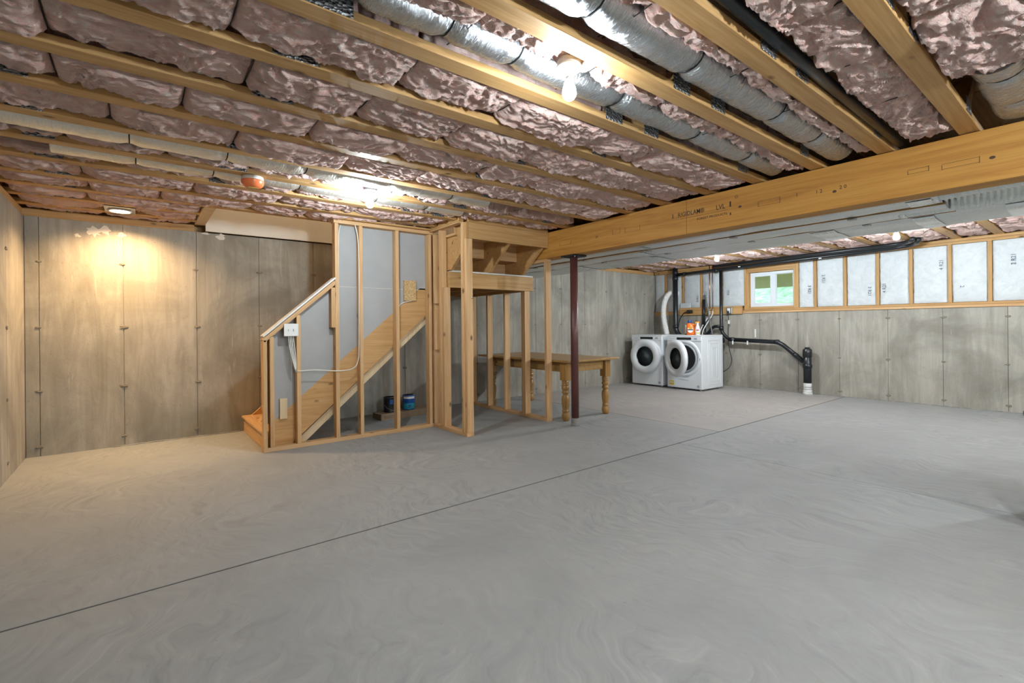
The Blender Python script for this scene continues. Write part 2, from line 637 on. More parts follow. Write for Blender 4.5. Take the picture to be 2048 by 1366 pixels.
def text(name, s, mat, size, X, Y, loc, parent, bold=0.01, wx=1.0):
    me = text_mesh(s, mat, bold)
    X, Y = Vector(X), Vector(Y)
    Z = X.cross(Y)
    Mw = cols(X * size * wx, Y * size, Z * size, loc)
    return link(bpy.data.objects.new(name, me), parent, Mw)

# numpy value noise
def _h(ix, iy, s):
    n = np.sin(ix * 127.1 + iy * 311.7 + s * 74.7) * 43758.5453
    return n - np.floor(n)

def vnoise(x, y, s=0.0):
    ix, iy = np.floor(x), np.floor(y)
    fx, fy = x - ix, y - iy
    fx = fx * fx * (3 - 2 * fx)
    fy = fy * fy * (3 - 2 * fy)
    a, b_ = _h(ix, iy, s), _h(ix + 1, iy, s)
    c, d = _h(ix, iy + 1, s), _h(ix + 1, iy + 1, s)
    return (a * (1 - fx) + b_ * fx) * (1 - fy) + (c * (1 - fx) + d * fx) * fy

def fbm(x, y, s=0.0, o=4):
    t, amp, f = 0, 0.5, 1.0
    for i in range(o):
        t = t + amp * vnoise(x * f, y * f, s + i * 3.1)
        f *= 2.03
        amp *= 0.5
    return t / (1 - 0.5 ** o)

def grid_obj(name, X, Y, Z, mat, parent=None, origin=(0, 0, 0), smooth=True, skirt=None):
    nx, ny = X.shape
    ox, oy, oz = origin
    V = np.stack([X - ox, Y - oy, Z - oz], -1).reshape(-1, 3)
    idx = np.arange(nx * ny).reshape(nx, ny)
    q = np.stack([idx[:-1, :-1], idx[1:, :-1], idx[1:, 1:], idx[:-1, 1:]], -1).reshape(-1, 4)
    me = bpy.data.meshes.new(name)
    me.from_pydata(V.tolist(), [], q.tolist())
    me.update()
    me.polygons.foreach_set('use_smooth', [smooth] * len(me.polygons))
    me.materials.append(M[mat])
    return link(bpy.data.objects.new(name, me), parent, T(*origin))

# ------------------------------------------------------------------ key dimensions
XL, XR, YB, YF = -0.82, 8.85, 6.25, -3.0
ZJ, ZC, ZP = 2.32, 2.245, 1.375          # joist underside, concrete top, low concrete top
TR = [-1.96, -1.54, -1.12, -0.70, -0.28, 0.135, 0.555, 0.965, 1.375, 1.80, 2.215, 2.665, 3.09, 3.52, 3.99, 4.41, 4.84, 5.24, 5.65, 6.05]
HW = 0.0475                              # half width of a truss chord

# ------------------------------------------------------------------ floor
fl = struct('floor')
box('slab_base', XL - .2, XR + .2, YF - .2, YB + .2, -0.16, -0.0035, 'joint_dark', fl, 0)
g = 0.008
J1, J2, J3 = 2.717, 5.005, 4.215
def slab(x0, x1, y0, y1, mat):
    vs = [(x0, y0, -.0034), (x1, y0, -.0034), (x1, y1, -.0034), (x0, y1, -.0034), (x0, y0, 0), (x1, y0, 0), (x1, y1, 0), (x0, y1, 0)]
    mobj('slab', vs, [(0, 3, 2, 1), (4, 5, 6, 7), (0, 1, 5, 4), (1, 2, 6, 5), (2, 3, 7, 6), (3, 0, 4, 7)], mat, fl)
slab(XL - .2, J2 - .006, J1 + g, YB + .2, 'floor_concrete')
slab(J2 + .006, XR + .2, J1 + g, YB + .2, 'floor_concrete_warm')
slab(XL - .2, J3 - .003, YF - .2, J1 - g, 'floor_concrete')
slab(J3 + .003, XR + .2, YF - .2, J1 - g, 'floor_concrete')

# ------------------------------------------------------------------ walls
def panel(x0, x1, y0, y1, z0, z1, par):
    bm = bmesh.new()
    bmesh.ops.create_cube(bm, size=1.0)
    for v in bm.verts:
        v.co = ((x0 + x1) / 2 + v.co.x * (x1 - x0), (y0 + y1) / 2 + v.co.y * (y1 - y0), (z0 + z1) / 2 + v.co.z * (z1 - z0))
    bmesh.ops.bevel(bm, geom=list(bm.edges), offset=0.0025, segments=1, affect='EDGES')
    return bm_obj('concrete_panel', bm, 'concrete_wall', par)

def tie_mesh(seed):
    rng = np.random.RandomState(seed)
    bm = bmesh.new()
    bmesh.ops.create_icosphere(bm, subdivisions=2, radius=1.0)
    for v in bm.verts:
        f = 1 + rng.uniform(-.35, .35)
        v.co = v.co * f
    me = bpy.data.meshes.new('form_tie')
    bm.to_mesh(me)
    bm.free()
    me.materials.append(M['tie_mark'])
    return me
TIES = [tie_mesh(s) for s in range(4)]
def tie(x, y, z, ax, par, k):
    s = random.uniform(0.8, 1.3)
    d = {'y': (.030 * s, .009, .014 * s), 'x': (.009, .030 * s, .014 * s)}[ax]
    link(bpy.data.objects.new('form_tie', TIES[k % 4]), par, T(x, y, z) @ Matrix.Diagonal((*d, 1)))

wb = struct('wall_back')
box('wall_core', XL - .2, XR + .2, YB + .012, YB + .2, -.15, ZC, 'concrete_wall', wb, 0)
xs = [XL, -.722, -.108, .515, 1.13, 1.745, 2.36, 2.975, 3.59, 4.205, 4.82, 5.43, 6.045, 6.66, 7.275, 7.89, 8.5, XR]
for a, b_ in zip(xs[:-1], xs[1:]):
    panel(a + .0018, b_ - .0018, YB, YB + .03, -.01, ZC, wb)
k = 0
for x in xs[1:-1]:
    for z in (.095, .605, 1.205, 1.835):
        tie(x + random.uniform(-.01, .01), YB, z + random.uniform(-.01, .01), 'y', wb, k)
        k += 1
wlft = struct('wall_left')
box('wall_core', XL - .2, XL - .012, YF - .2, YB + .03, -.15, ZC, 'concrete_wall', wlft, 0)
ys = [YF, -2.54, -1.93, -1.32, -.71, -.10, .51, 1.13, 1.74, 2.36, 2.98, 3.60, 4.22, 4.85, 5.475, 6.11, YB]
for a, b_ in zip(ys[:-1], ys[1:]):
    panel(XL - .03, XL, a + .0018, b_ - .0018, -.01, ZC, wlft)
for y in ys[8:-2]:
    for z in (.125, .63, 1.205, 1.835):
        tie(XL, y, z, 'x', wlft, k)
        k += 1
wrt = struct('wall_right')
box('wall_core', XR + .012, XR + .2, YF - .2, YB + .03, -.15, ZP, 'concrete_wall', wrt, 0)
ys = [YF, -2.83, -2.21, -1.59, -.97, -.35, .275, .898, 1.531, 2.152, 2.781, 3.39, 4.023, 4.64, 5.26, 5.88, YB]
for a, b_ in zip(ys[:-1], ys[1:]):
    panel(XR, XR + .03, a + .0018, b_ - .0018, -.01, ZP, wrt)
for y in ys[5:-1]:
    for z in (.085, .62, 1.245):
        tie(XR, y + random.uniform(-.01, .01), z, 'x', wrt, k)
        k += 1
wfr = struct('wall_front')
box('wall_core', XL - .2, XR + .2, YF - .2, YF - .012, -.15, ZC, 'concrete_wall', wfr, 0)
for i in range(16):
    a = XL + i * .605
    panel(a + .0018, min(a + .605, XR) - .0018, YF - .03, YF, -.01, ZC, wfr)
# cement fillet along the foot of the walls
def fillet_strip(name, pts, par):
    tube(name, pts, 0.008, 'grout', par, 6)
fillet_strip('cement_fillet', [(x, YB - .004 + random.uniform(-.006, .004), 0.001 + random.uniform(0, .004)) for x in np.arange(-.2, .95, .035)], wb)
fillet_strip('cement_fillet', [(XR - .004 + random.uniform(-.006, .004), y, 0.001 + random.uniform(0, .004)) for y in np.arange(.3, 4.3, .05)], wrt)

def smear(cx, cz, w, h, seed):
    r_ = random.Random(seed)
    n_ = 18
    pts = [(cx + w * math.cos(2 * math.pi * i / n_) * r_.uniform(.4, 1.1), YB - .0012, cz + h * math.sin(2 * math.pi * i / n_) * r_.uniform(.4, 1.2)) for i in range(n_)]
    mobj('plaster_smear', [(cx, YB - .0016, cz)] + pts, [(0, i + 1, (i + 1) % n_ + 1) for i in range(n_)], 'drywall_white', wb)
for (cx, cz, w, h) in ((-.33, 2.15, .07, .05), (-.24, 2.17, .05, .05), (-.12, 2.14, .05, .03), (.75, 2.205, .06, .045), (.60, 2.235, .05, .015), (-.45, 2.10, .03, .02)):
    smear(cx, cz, w, h, int(cx * 100))

# sills, rims and the closed floor above
def trim(n, *a, mat='joist_x'):
    o = box('trim_%d' % n, *a, mat, None, 0.002)
    o['kind'] = 'structure'
trim(1, XL - .14, .5, YB + .012, YB + .152, ZC, ZJ)
trim(2, XL - .14, XL - .012, YF, YB, ZC, ZJ, mat='joist_y')
trim(3, XL - .2, XL - .16, YF - .2, YB + .2, ZC, 2.64, mat='joist_y')
trim(4, XL - .16, XR + .2, YB + .16, YB + .2, ZC, 2.64)
trim(5, XR + .152, XR + .2, YF - .2, YB + .16, ZJ, 2.64, mat='joist_y')
trim(6, XL - .16, XR + .152, YF - .2, YF - .16, ZC, 2.64)
trim(7, 3.96, XR, YB + .012, YB + .152, ZC, ZJ)
trim(8, XL, XR, YF - .15, YF - .012, ZC, ZJ)
ce = struct('ceiling')
for (x0, x1, y0, y1) in ((XL - .2, XR + .2, YF - .2, 4.34), (XL - .2, 2.76, 4.34, 5.25), (3.95, XR + .2, 4.34, 5.25), (XL - .2, .6, 5.25, YB + .2), (3.95, XR + .2, 5.25, YB + .2), (.6, 3.95, YB, YB + .2)):
    box('subfloor', x0, x1, y0, y1, 2.62, 2.64, 'pale_wood', ce, 0)

# stairwell shaft
sw = struct('wall_stairwell')
box('drywall_sheet', .602, 2.75, YB - .018, YB - .004, 2.258, 5.0, 'drywall_white', sw, 0.001)
box('drywall_sheet', 2.752, 3.94, YB - .018, YB - .004, 2.258, 5.0, 'drywall_white', sw, 0.001)
box('drywall_sheet', .602, .616, 5.296, YB - .02, 2.40, 5.0, 'drywall_white', sw, 0.001)
box('drywall_sheet', .617, 2.74, 5.295, 5.309, 2.45, 5.0, 'drywall_white', sw, 0.001)
box('drywall_sheet', 2.742, 2.756, 4.36, 5.309, 2.64, 5.0, 'drywall_white', sw, 0.001)
box('drywall_sheet', 2.757, 3.94, 4.345, 4.359, 2.64, 5.0, 'drywall_white', sw, 0.001)
box('drywall_sheet', 3.945, 3.958, 4.345, YB - .004, 2.33, 5.0, 'drywall_white', sw, 0.001)
box('drywall_sheet', .6, 3.96, 4.34, YB, 5.0, 5.02, 'drywall_white', sw, 0)

# pony wall above the low concrete
pw = struct('wall_right_framed', (XR, 0, ZP))
XS0, XS1 = XR + .008, XR + .15
box('sill_plate', XR - .018, XS1, YF, 4.30, ZP, ZP + .034, 'stud_y', pw)
box('sill_plate', XR + .002, XS1, YF, 4.30, ZP + .036, ZP + .072, 'joist_y', pw)
box('sill_plate', XR + .002, XS1, 4.302, YB, ZP, ZP + .072, 'joist_y', pw)
box('top_plate', XR + .002, XS1, YF, YB, 2.284, ZJ, 'joist_y', pw)
box('top_plate', XR + .006, XS1, YF, YB, 2.247, 2.282, 'joist_y', pw)
PST = [-2.61, -2.2, -1.79, -1.38, -.97, -.56, -.15, .25, .655, 1.058, 1.455, 1.878, 2.275, 2.70, 3.125]
PST2 = [4.745, 5.165, 5.57, 5.975]
for y in PST + PST2:
    box('stud', XS0, XS1, y - .02, y + .02, ZP + .072, 2.247, 'joist_z', pw)
for y in (3.398, 4.282):
    box('stud', XS0 - .004, XS1, y - .02, y + .02, ZP + .072, 2.247, 'joist_z', pw)
for y in (3.438, 4.242):
    box('stud', XS0, XS1, y - .019, y + .019, ZP + .072, 2.112, 'joist_z', pw)
box('window_header', XS0 + .01, XS1, 3.42, 4.26, 2.113, 2.246, 'joist_y', pw)
box('rough_sill', XS0 + .002, XS1, 3.459, 4.221, ZP + .073, ZP + .108, 'joist_y', pw)
box('sheathing', XS1 + .002, XS1 + .014, YF, 3.46, ZP, ZJ, 'osb', pw, 0)
box('sheathing', XS1 + .002, XS1 + .014, 4.22, YB + .15, ZP, ZJ, 'osb', pw, 0)
box('sheathing', XS1 + .002, XS1 + .014, 3.46, 4.22, ZP, ZP + .1, 'osb', pw, 0)
box('sheathing', XS1 + .002, XS1 + .014, 3.46, 4.22, 2.115, ZJ, 'osb', pw, 0)

# slider window
win = struct('window_1', (8.95, 3.84, 1.483))
wx0, wx1 = 8.925, 8.99
wy0, wy1, wz0, wz1 = 3.462, 4.218, 1.486, 2.108
fw = .045
box('frame_rail', wx0, wx1, wy0, wy1, wz0, wz0 + fw, 'vinyl', win)
box('frame_rail', wx0, wx1, wy0, wy1, wz1 - fw, wz1, 'vinyl', win)
box('frame_stile', wx0, wx1, wy0, wy0 + fw * .75, wz0 + fw, wz1 - fw, 'vinyl', win)
box('frame_stile', wx0, wx1, wy1 - fw, wy1, wz0 + fw, wz1 - fw, 'vinyl', win)
ym = 3.815
box('meeting_stile', wx0 + .008, wx1, ym - .033, ym + .033, wz0 + fw, wz1 - fw, 'vinyl', win)
for (a, b_, xx) in ((ym + .033, wy1 - fw, 8.942), (wy0 + fw * .75, ym - .033, 8.965)):
    s_ = bpy.data.objects.new('sash', None)
    link(s_, win, T(xx, (a + b_) / 2, 1.8))
    t_ = .028 if xx < 8.95 else .008
    box('sash_rail', xx - .012, xx + .012, a, b_, wz0 + fw, wz0 + fw + t_, 'vinyl', s_)
    box('sash_rail', xx - .012, xx + .012, a, b_, wz1 - fw - t_, wz1 - fw, 'vinyl', s_)
    box('sash_stile', xx - .012, xx + .012, a, a + t_ * .8, wz0 + fw + t_, wz1 - fw - t_, 'vinyl', s_)
    box('sash_stile', xx - .012, xx + .012, b_ - t_, b_, wz0 + fw + t_, wz1 - fw - t_, 'vinyl', s_)
    box('pane', xx - .003, xx + .003, a + t_ * .8, b_ - t_, wz0 + fw + t_, wz1 - fw - t_, 'window_glass', s_, 0)

# ------------------------------------------------------------------ outside the window
n = 60
gx, gy = np.meshgrid(np.linspace(9.3, 40, n), np.linspace(-25, 45, n), indexing='ij')
gz = 1.05 + np.clip(gx - 11.0, 0, None) * .22 + (fbm(gx * 1.5, gy * 1.5, 2) - .5) * np.clip((gx - 10) * .4, .05, 1.2)
hill = grid_obj('grass_bank', gx, gy, gz, 'foliage', None, (9.3, 10, 1.05))
tag(hill, 'green leafy bank rising outside the basement window', 'bank', kind='stuff')
deck = thing('porch_deck', 'weathered wooden porch underside outside the basement window', 'deck', (12.2, 4.6, 1.2))
box('rim_beam', 12.1, 12.22, -1, 12, 2.05, 2.45, 'deck_wood', deck)
for y in np.arange(-.6, 11, .6):
    box('deck_joist', 9.35, 12.1, y - .02, y + .02, 2.45, 2.62, 'deck_wood', deck)
box('deck_board', 9.2, 12.4, -1, 12, 2.62, 2.65, 'deck_wood', deck, 0)
for y in (0.0, 9.5):
    box('post', 12.1, 12.22, y - .06, y + .06, 0.9, 2.05, 'deck_wood', deck)

ORD = ['first', 'second', 'third', 'fourth', 'fifth', 'sixth', 'seventh', 'eighth', 'ninth', 'tenth', 'eleventh', 'twelfth', 'thirteenth', 'fourteenth', 'fifteenth', 'sixteenth', 'seventeenth', 'eighteenth', 'nineteenth', 'twentieth', 'twenty-first']
# ------------------------------------------------------------------ ceiling trusses
PX = [-.45, .545, 2.12, 2.465, 3.6]
PXR = [5.2, 5.55, 7.0, 7.35, 8.4]
def truss(x0, x1, yc, label, plates, grp):
    t = thing('floor_truss', label, 'truss', ((x0 + x1) / 2, yc, ZJ), grp)
    box('bottom_chord', x0, x1, yc - HW, yc + HW, ZJ, ZJ + .038, 'joist_x', t, 0.003)
    box('top_chord', x0, x1, yc - HW, yc + HW, 2.58, 2.618, 'joist_x', t, 0)
    for i, px in enumerate(plates):
        if px < x0 + .1 or px > x1 - .1:
            continue
        L = .19 if i in (1,) else .14
        h = random.uniform(.075, .09)
        for s in (-1, 1):
            yy = yc + s * (HW + .0012)
            box('nail_plate', px - L / 2, px + L / 2, yy - .0011, yy + .0011, ZJ + .004, ZJ + h, 'nail_plate', t, 0)
        d = .22 if i % 2 == 0 else -.22
        prism_xz('web', [(px - .045, ZJ + .039), (px + .045, ZJ + .039), (px + d + .045, 2.579), (px + d - .045, 2.579)], yc - HW + .003, yc + HW - .003, 'joist_z', t)
for it_, yc in enumerate(TR):
    od = ORD[len(TR) - 1 - it_]
    xe = 4.035
    if yc in (4.41, 4.84):
        xe = 2.69
    if yc == 5.24:
        xe = 2.755
    if yc > 5.3:
        xe = .50
    if 2.0 < yc < 4.2 or yc < 2:
        pass
    truss(XL - .13, xe, yc, 'wooden floor truss on the stair side, %s out from the wall behind the stairs' % od, PX, 'floor trusses on the stair side of the beam')
    truss(4.045, 8.99, yc, 'wooden floor truss between beam and window wall, %s from the wall behind the dryer' % od, PXR, 'floor trusses on the laundry side of the beam')
hd = thing('stairwell_trimmer', 'beige wooden header board closing the end of the joists at the stairwell', 'header', (.55, 5.75, ZJ))
box('header_board', .502, .598, 5.292, 6.245, ZJ, 2.615, 'pale_wood', hd)

# ------------------------------------------------------------------ pink batts, wires, flex ducts
def batt(name, x0, x1, y0, y1, z_edge, sag, res, seed, label, grp, lift=0.0, mat='pink_fibreglass', rough=1.0):
    nx = max(8, int((x1 - x0) / res))
    ny = max(6, int((y1 - y0) / res))
    u = np.linspace(0, 1, nx)
    w = np.linspace(0, 1, ny)
    Uu, Ww = np.meshgrid(u, w, indexing='ij')
    X = x0 + Uu * (x1 - x0)
    Y = y0 + Ww * (y1 - y0)
    pu = 1 - np.abs(2 * Uu - 1) ** 14
    pw_ = 1 - np.abs(2 * Ww - 1) ** 9
    ang = math.radians((seed * 47) % 70 - 35)
    ca, sa = math.cos(ang), math.sin(ang)
    P = X * ca + Y * sa
    Q = -X * sa + Y * ca
    wx_ = fbm(P * 3, Q * 3, seed) - .5
    wy_ = fbm(P * 3, Q * 3, seed + 9.7) - .5
    A = fbm(P * 4 + wx_ * 2, Q * 7 + wy_ * 2, seed + 3, 3)
    R1 = 1 - np.abs(2 * vnoise(P * 9 + wx_ * 5, Q * 17 + wy_ * 5, seed + 5) - 1)
    R2 = 1 - np.abs(2 * vnoise(P * 22 + wx_ * 9, Q * 36 + wy_ * 9, seed + 7) - 1)
    R3 = 1 - np.abs(2 * vnoise(P * 34 + wx_ * 14, Q * 62 + wy_ * 14, seed + 8) - 1)
    F = fbm(P * 55, Q * 75, seed + 11, 2)
    edge = (.3 + .7 * np.clip(pu * 1.6, 0, 1)) * (.5 + .5 * np.clip(pw_ * 1.6, 0, 1))
    bow = 1 - (2 * Uu - 1) ** 2
    Z = z_edge - sag * (.35 + .65 * pu ** .7) * (0.45 + 0.55 * pw_ ** .6) * (.72 + .28 * bow)
    Z = Z - rough * edge * (.042 * (A - .5) + .024 * (R1 - .5) + .022 * (R2 - .5) + .015 * (R3 - .5) + .007 * (F - .5))
    ed = (1 - edge)
    Y = Y - np.sign(Ww - .5) * np.abs(2 * Ww - 1) ** 6 * np.clip(fbm(X * 17, Ww * 0 + (Ww > .5) * 5.0, seed + 2) * .075 - .022, 0, .04)
    # skirt: fold the rim up so the batt has body
    Xs = np.vstack([X[:1], X, X[-1:]])
    Ys = np.vstack([Y[:1], Y, Y[-1:]])
    Z = np.clip(Z, 2.27, None)
    Zs = np.vstack([Z[:1] * 0 + z_edge + .12, Z, Z[-1:] * 0 + z_edge + .12])
    Xs = np.hstack([Xs[:, :1], Xs, Xs[:, -1:]])
    Ys = np.hstack([Ys[:, :1], Ys, Ys[:, -1:]])
    Zs = np.hstack([Zs[:, :1] * 0 + z_edge + .12, Zs, Zs[:, -1:] * 0 + z_edge + .12])
    nx2, ny2 = Xs.shape
    o = grid_obj(name, Xs[::-1], Ys[::-1], Zs[::-1], mat, None, ((x0 + x1) / 2, (y0 + y1) / 2, z_edge))
    tag(o, label, 'insulation', grp)
    return o

def wire(x, y0, y1, z, lab):
    vs, fs = tube_geo([(x, y0 + (y1 - y0) * t, z - .012 * math.sin(math.pi * t)) for t in np.linspace(0, 1, 7)], .0022, 5)
    o = mobj('support_wire', [v - vs[0] for v in vs], fs, 'black_matte', None, T(*vs[0]))
    tag(o, lab, 'wire', 'insulation support wires')

LB = 'pink fluffy fibreglass batt bulging between the floor trusses, on the stair side of the beam'
GB = 'pink batts on the stair side of the beam'
LBR = 'pink fibreglass batt between the floor trusses near the window wall'
GBR = 'pink batts on the laundry side of the beam'
DUCTED = {8: (1.43, 1.545), 7: (1.018, 1.11), 6: (.608, .845), 13: (3.812, 3.938), 14: (4.25, 4.358)}
sd = 1
rng = random.Random(3)
bays = [(TR[i] + HW + .004, TR[i + 1] - HW - .004) for i in range(len(TR) - 1)] + [(6.05 + HW + .004, 6.246)]
for i, (y0, y1) in enumerate(bays):
    yc = (y0 + y1) / 2
    if yc < -1.2:
        continue
    xe = 3.925
    if yc > 4.34:
        xe = 2.66
    if yc > 5.2:
        xe = .495
    if i == 15 or i == 16:
        xe = 2.66
    if i == 5:
        xe = 3.08
    bod = ORD[len(bays) - 1 - i]
    bp = [XL + .01]
    while bp[-1] < xe - .9:
        bp.append(bp[-1] + rng.uniform(.46, .74))
    bp.append(xe)
    near = yc < 2.5
    if i == 14:
        bp = [q for q in bp if abs(q - 2.66) > .2 and q < 3.7] + [3.925]
        bp = sorted(bp + [2.66])
    if i == 18:
        bp = [bp[0], -.236, -.004, .495]
    for jb, (a, b_) in enumerate(zip(bp[:-1], bp[1:])):
        sd += 1
        if i == 18 and jb == 1:
            continue
        yy0, yy1 = y0, y1
        dy0 = DUCTED.get(i)
        if dy0:
            yy0, yy1 = dy0
        if i == 14 and a > 2.6:
            yy0, yy1 = y0, 4.292
        lb_ = 'pink batt in %s joist bay from stair wall, %s from side wall' % (bod, ORD[jb])
        sag = rng.uniform(.040, .062) if not dy0 else rng.uniform(.03, .045)
        batt('insulation_batt', a + .002, b_ - .002, yy0, yy1, 2.378 + rng.uniform(-.006, .008), sag, .0075 if near else .011, sd * 1.37, lb_, GB)
    for jb, x in enumerate(bp[1:-1] if i != 18 else []):
        wire(x, y0, y1 if not (i == 14 and x > 2.6) else 4.29, 2.37, 'thin dark wire in %s joist bay from stair wall, %s from side wall' % (bod, ORD[jb]))
# laundry side
for i, (y0, y1) in enumerate(bays):
    yc = (y0 + y1) / 2
    if yc < -.2:
        continue
    bp = [5.0]
    while bp[-1] < 7.75:
        bp.append(bp[-1] + rng.uniform(.6, .95))
    bp.append(8.80)
    nb_ = len(bp) - 1
    for jb, (a, b_) in enumerate(zip(bp[:-1], bp[1:])):
        sd += 1
        batt('insulation_batt', a + .002, b_ - .002, y0, y1, 2.385, rng.uniform(.045, .065), .016, sd * 1.37, 'pink batt past trunk duct, %s bay from dryer wall, %s from window wall' % (ORD[len(bays) - 1 - i], ORD[nb_ - 1 - jb]), GBR)

def flex(name, x0, x1, yc, zc, ry, rz, straps, mat, seed, label, res=.012, seg=44):
    nx = int((x1 - x0) / res)
    u = np.linspace(x0, x1, nx)
    a = np.linspace(0, 2 * math.pi, seg + 1)
    U_, A_ = np.meshgrid(u, a, indexing='ij')
    pinch = np.ones_like(U_)
    for s in straps:
        pinch -= .16 * np.exp(-((U_ - s) / .035) ** 2)
    nz = fbm(U_ * 10, np.cos(A_) * 2 + 5, seed) - .5
    wr = 1 - np.abs(2 * vnoise(U_ * 38 + nz * 4, np.sin(A_) * 3 + np.cos(A_) * 2, seed + 3) - 1)
    rr = pinch + nz * .10 + wr * .025
    # rounded-square section: it is pressed into the bay
    c, s_ = np.cos(A_), np.sin(A_)
    k = (np.abs(c) ** 2.4 + np.abs(s_) ** 2.4) ** (-1 / 2.4)
    Y = yc + c * k * ry * rr
    Z = zc + s_ * k * rz * rr
    t = thing(name, label, 'duct', ((x0 + x1) / 2, yc, zc - rz))
    grid_obj('foil_jacket', U_, Y, Z, mat, t, ((x0 + x1) / 2, yc, zc))
    for e, sgn in ((0, 1), (-1, -1)):
        P = [(0, y - yc, z - zc) for y, z in zip(Y[e, :-1], Z[e, :-1])]
        mobj('end_collar', P, [tuple(range(len(P)))], 'galvanised', t, T(u[e], yc, zc))
    for s in straps:
        i = int(np.argmin(np.abs(u - s)))
        vs = [Vector((s, yc + (y - yc) * 1.012, zc + (z - zc) * 1.012)) for y, z in zip(Y[i, :-1:2], Z[i, :-1:2])]
        vs.append(vs[0])
        g_, f_ = tube_geo(vs, .004, 5)
        mobj('strap', [v - Vector((s, yc, zc)) for v in g_], f_, 'black_matte', t, T(s, yc, zc))
    return t
flex('flex_duct', .05, 3.9, 1.648, 2.452, .092, .118, [.62, .98, 1.32, 2.0, 2.75, 3.4], 'foil_duct', 3, 'wrinkled silver flexible duct hanging beside the nearer bare bulb')
flex('flex_duct', .55, 3.9, 1.215, 2.455, .098, .125, [1.35, 2.0, 2.85, 3.4], 'foil_duct', 8, 'wrinkled silver flexible duct in the bay beside the black ceiling pipe')
flex('flex_duct', XL + .03, 2.6, 3.70, 2.398, .098, .092, [-.03, .48, .98, 1.62, 2.2], 'foil_cream', 13, 'cream foil flexible duct in the joist bay above the second bare bulb')
flex('flex_duct', -.42, 2.6, 4.15, 2.398, .088, .090, [.0, .45, 1.05, 1.7, 2.2], 'foil_cream', 17, 'cream foil flexible duct in the joist bay of the orange smoke alarm')
flex('flex_duct', 3.12, 3.93, .345, 2.455, .11, .125, [3.3, 3.7], 'foil_duct', 23, 'short silver flexible duct end resting on the right end of the beam', seg=36)

tag(tube('water_pipe', [(-.05, 2.25, 2.43), (-.05, 4.38, 2.43)], .010, 'hose_white'), 'thin white plastic pipe crossing the joist bays through the trusses', 'pipe')
tag(tube('drain_pipe', [(.8, .885, 2.385), (3.93, .885, 2.352)], .027, 'black_pipe', seg=16), 'black plastic pipe running along a joist beside a pink batt bay', 'pipe')

# ------------------------------------------------------------------ laminated beam and its column
bt = thing('laminated_beam', 'deep orange laminated timber beam with printed lettering under the trusses', 'beam', (4.04, .8, 2.0))
box('beam_ply', 3.95, 3.994, YF + .01, 4.72, 2.003, 2.314, 'lvl_y', bt, .002)
box('beam_ply', 3.9945, 4.038, YF + .01, 4.72, 2.003, 2.314, 'lvl_y', bt, .002)
box('beam_ply', 4.0385, 4.082, YF + .01, 4.72, 2.003, 2.314, 'lvl_y', bt, .002)
box('beam_ply', 4.0825, 4.126, YF + .01, 4.72, 2.003, 2.314, 'lvl_y', bt, .002)
DX, DZ = (0, -1, 0), (0, 0, 1)
bx = 3.9492
text('printed_lettering', 'RIGIDLAM\u00ae', 'ink', .058, DX, DZ, (bx, 2.395, 2.188), bt, wx=.86)
text('printed_lettering', 'LVL', 'ink', .058, DX, DZ, (bx, 2.115, 2.184), bt, wx=.9)
text('printed_lettering', 'FOREST PRODUCTS', 'ink', .030, DX, DZ, (bx, 2.195, 2.118), bt, wx=1.05)
def ink(y0, y1, z0, z1):
    box('printed_mark', bx - .0002, bx + .0006, y0, y1, z0, z1, 'ink', bt, 0)
ink(2.05, 2.50, 2.149, 2.151)
ink(2.022, 2.036, 2.17, 2.215); ink(2.022, 2.034, 2.10, 2.12); ink(2.575, 2.583, 2.17, 2.21)
ink(2.4365, 2.4385, 2.003, 2.313)
for (y0, y1, z0, z1, d) in ((.742, .849, 2.137, 2.172, 1), (.51, .682, 2.125, 2.165, 1), (1.632, 1.80, 2.12, 2.17, 1), (3.20, 3.30, 2.13, 2.185, 0), (2.95, 3.137, 2.125, 2.18, 0), (3.91, 4.1, 2.12, 2.16, 0)):
    ink(y0, y0 + .003, z0, z1)
    ink(y1 - .003, y1, z0, z1 - .01 * d)
    ink(y0, y1, z0 + .003, z0 + .005)
    if d:
        ink(y0, y1, z1 - .006, z1 - .004)
text('printed_lettering', '1', 'ink', .036, DX, DZ, (bx, 1.511, 2.154), bt)
text('printed_lettering', '1 2', 'ink', .036, DX, DZ, (bx, 1.362, 2.146), bt)
text('printed_lettering', '2 0', 'ink', .036, DX, DZ, (bx, 1.21, 2.145), bt)
text('printed_lettering', 'O', 'ink', .034, DX, DZ, (bx, 1.975, 2.241), bt)
text('printed_lettering', '20', 'ink', .034, DX, DZ, (bx, 3.52, 2.14), bt)
for (y, z) in ((1.947, 2.155), (1.263, 2.125), (.457, 2.141)):
    lathe('knot', [(0, -.001), (.014, -.001), (.012, .0), (0, .0006)], 'ink', bt, cols((0, 1, 0), (0, 0, .7), (-1, 0, 0), (bx, y, z)), 12)

cl = thing('steel_column', 'dark red painted round steel column standing under the laminated beam', 'column', (4.055, 3.975, 0))
lathe('tube', [(.045, 0.06), (.045, 1.985)], 'column_paint', cl, T(4.055, 3.975, 0), 28)
lathe('grout_foot', [(.052, 0), (.049, .01), (.0465, .02), (.0460, .05), (.0465, .085), (.0452, .09)], 'grout', cl, T(4.055, 3.975, 0), 20)
box('cap_plate', 3.955, 4.155, 3.86, 4.09, 1.985, 2.001, 'black_matte', cl)
for y in (3.88, 4.07):
    for x in (3.975, 4.135):
        lathe('bolt', [(.009, 0), (.009, .012), (0, .013)], 'galvanised', cl, T(x, y, 1.972), 6)

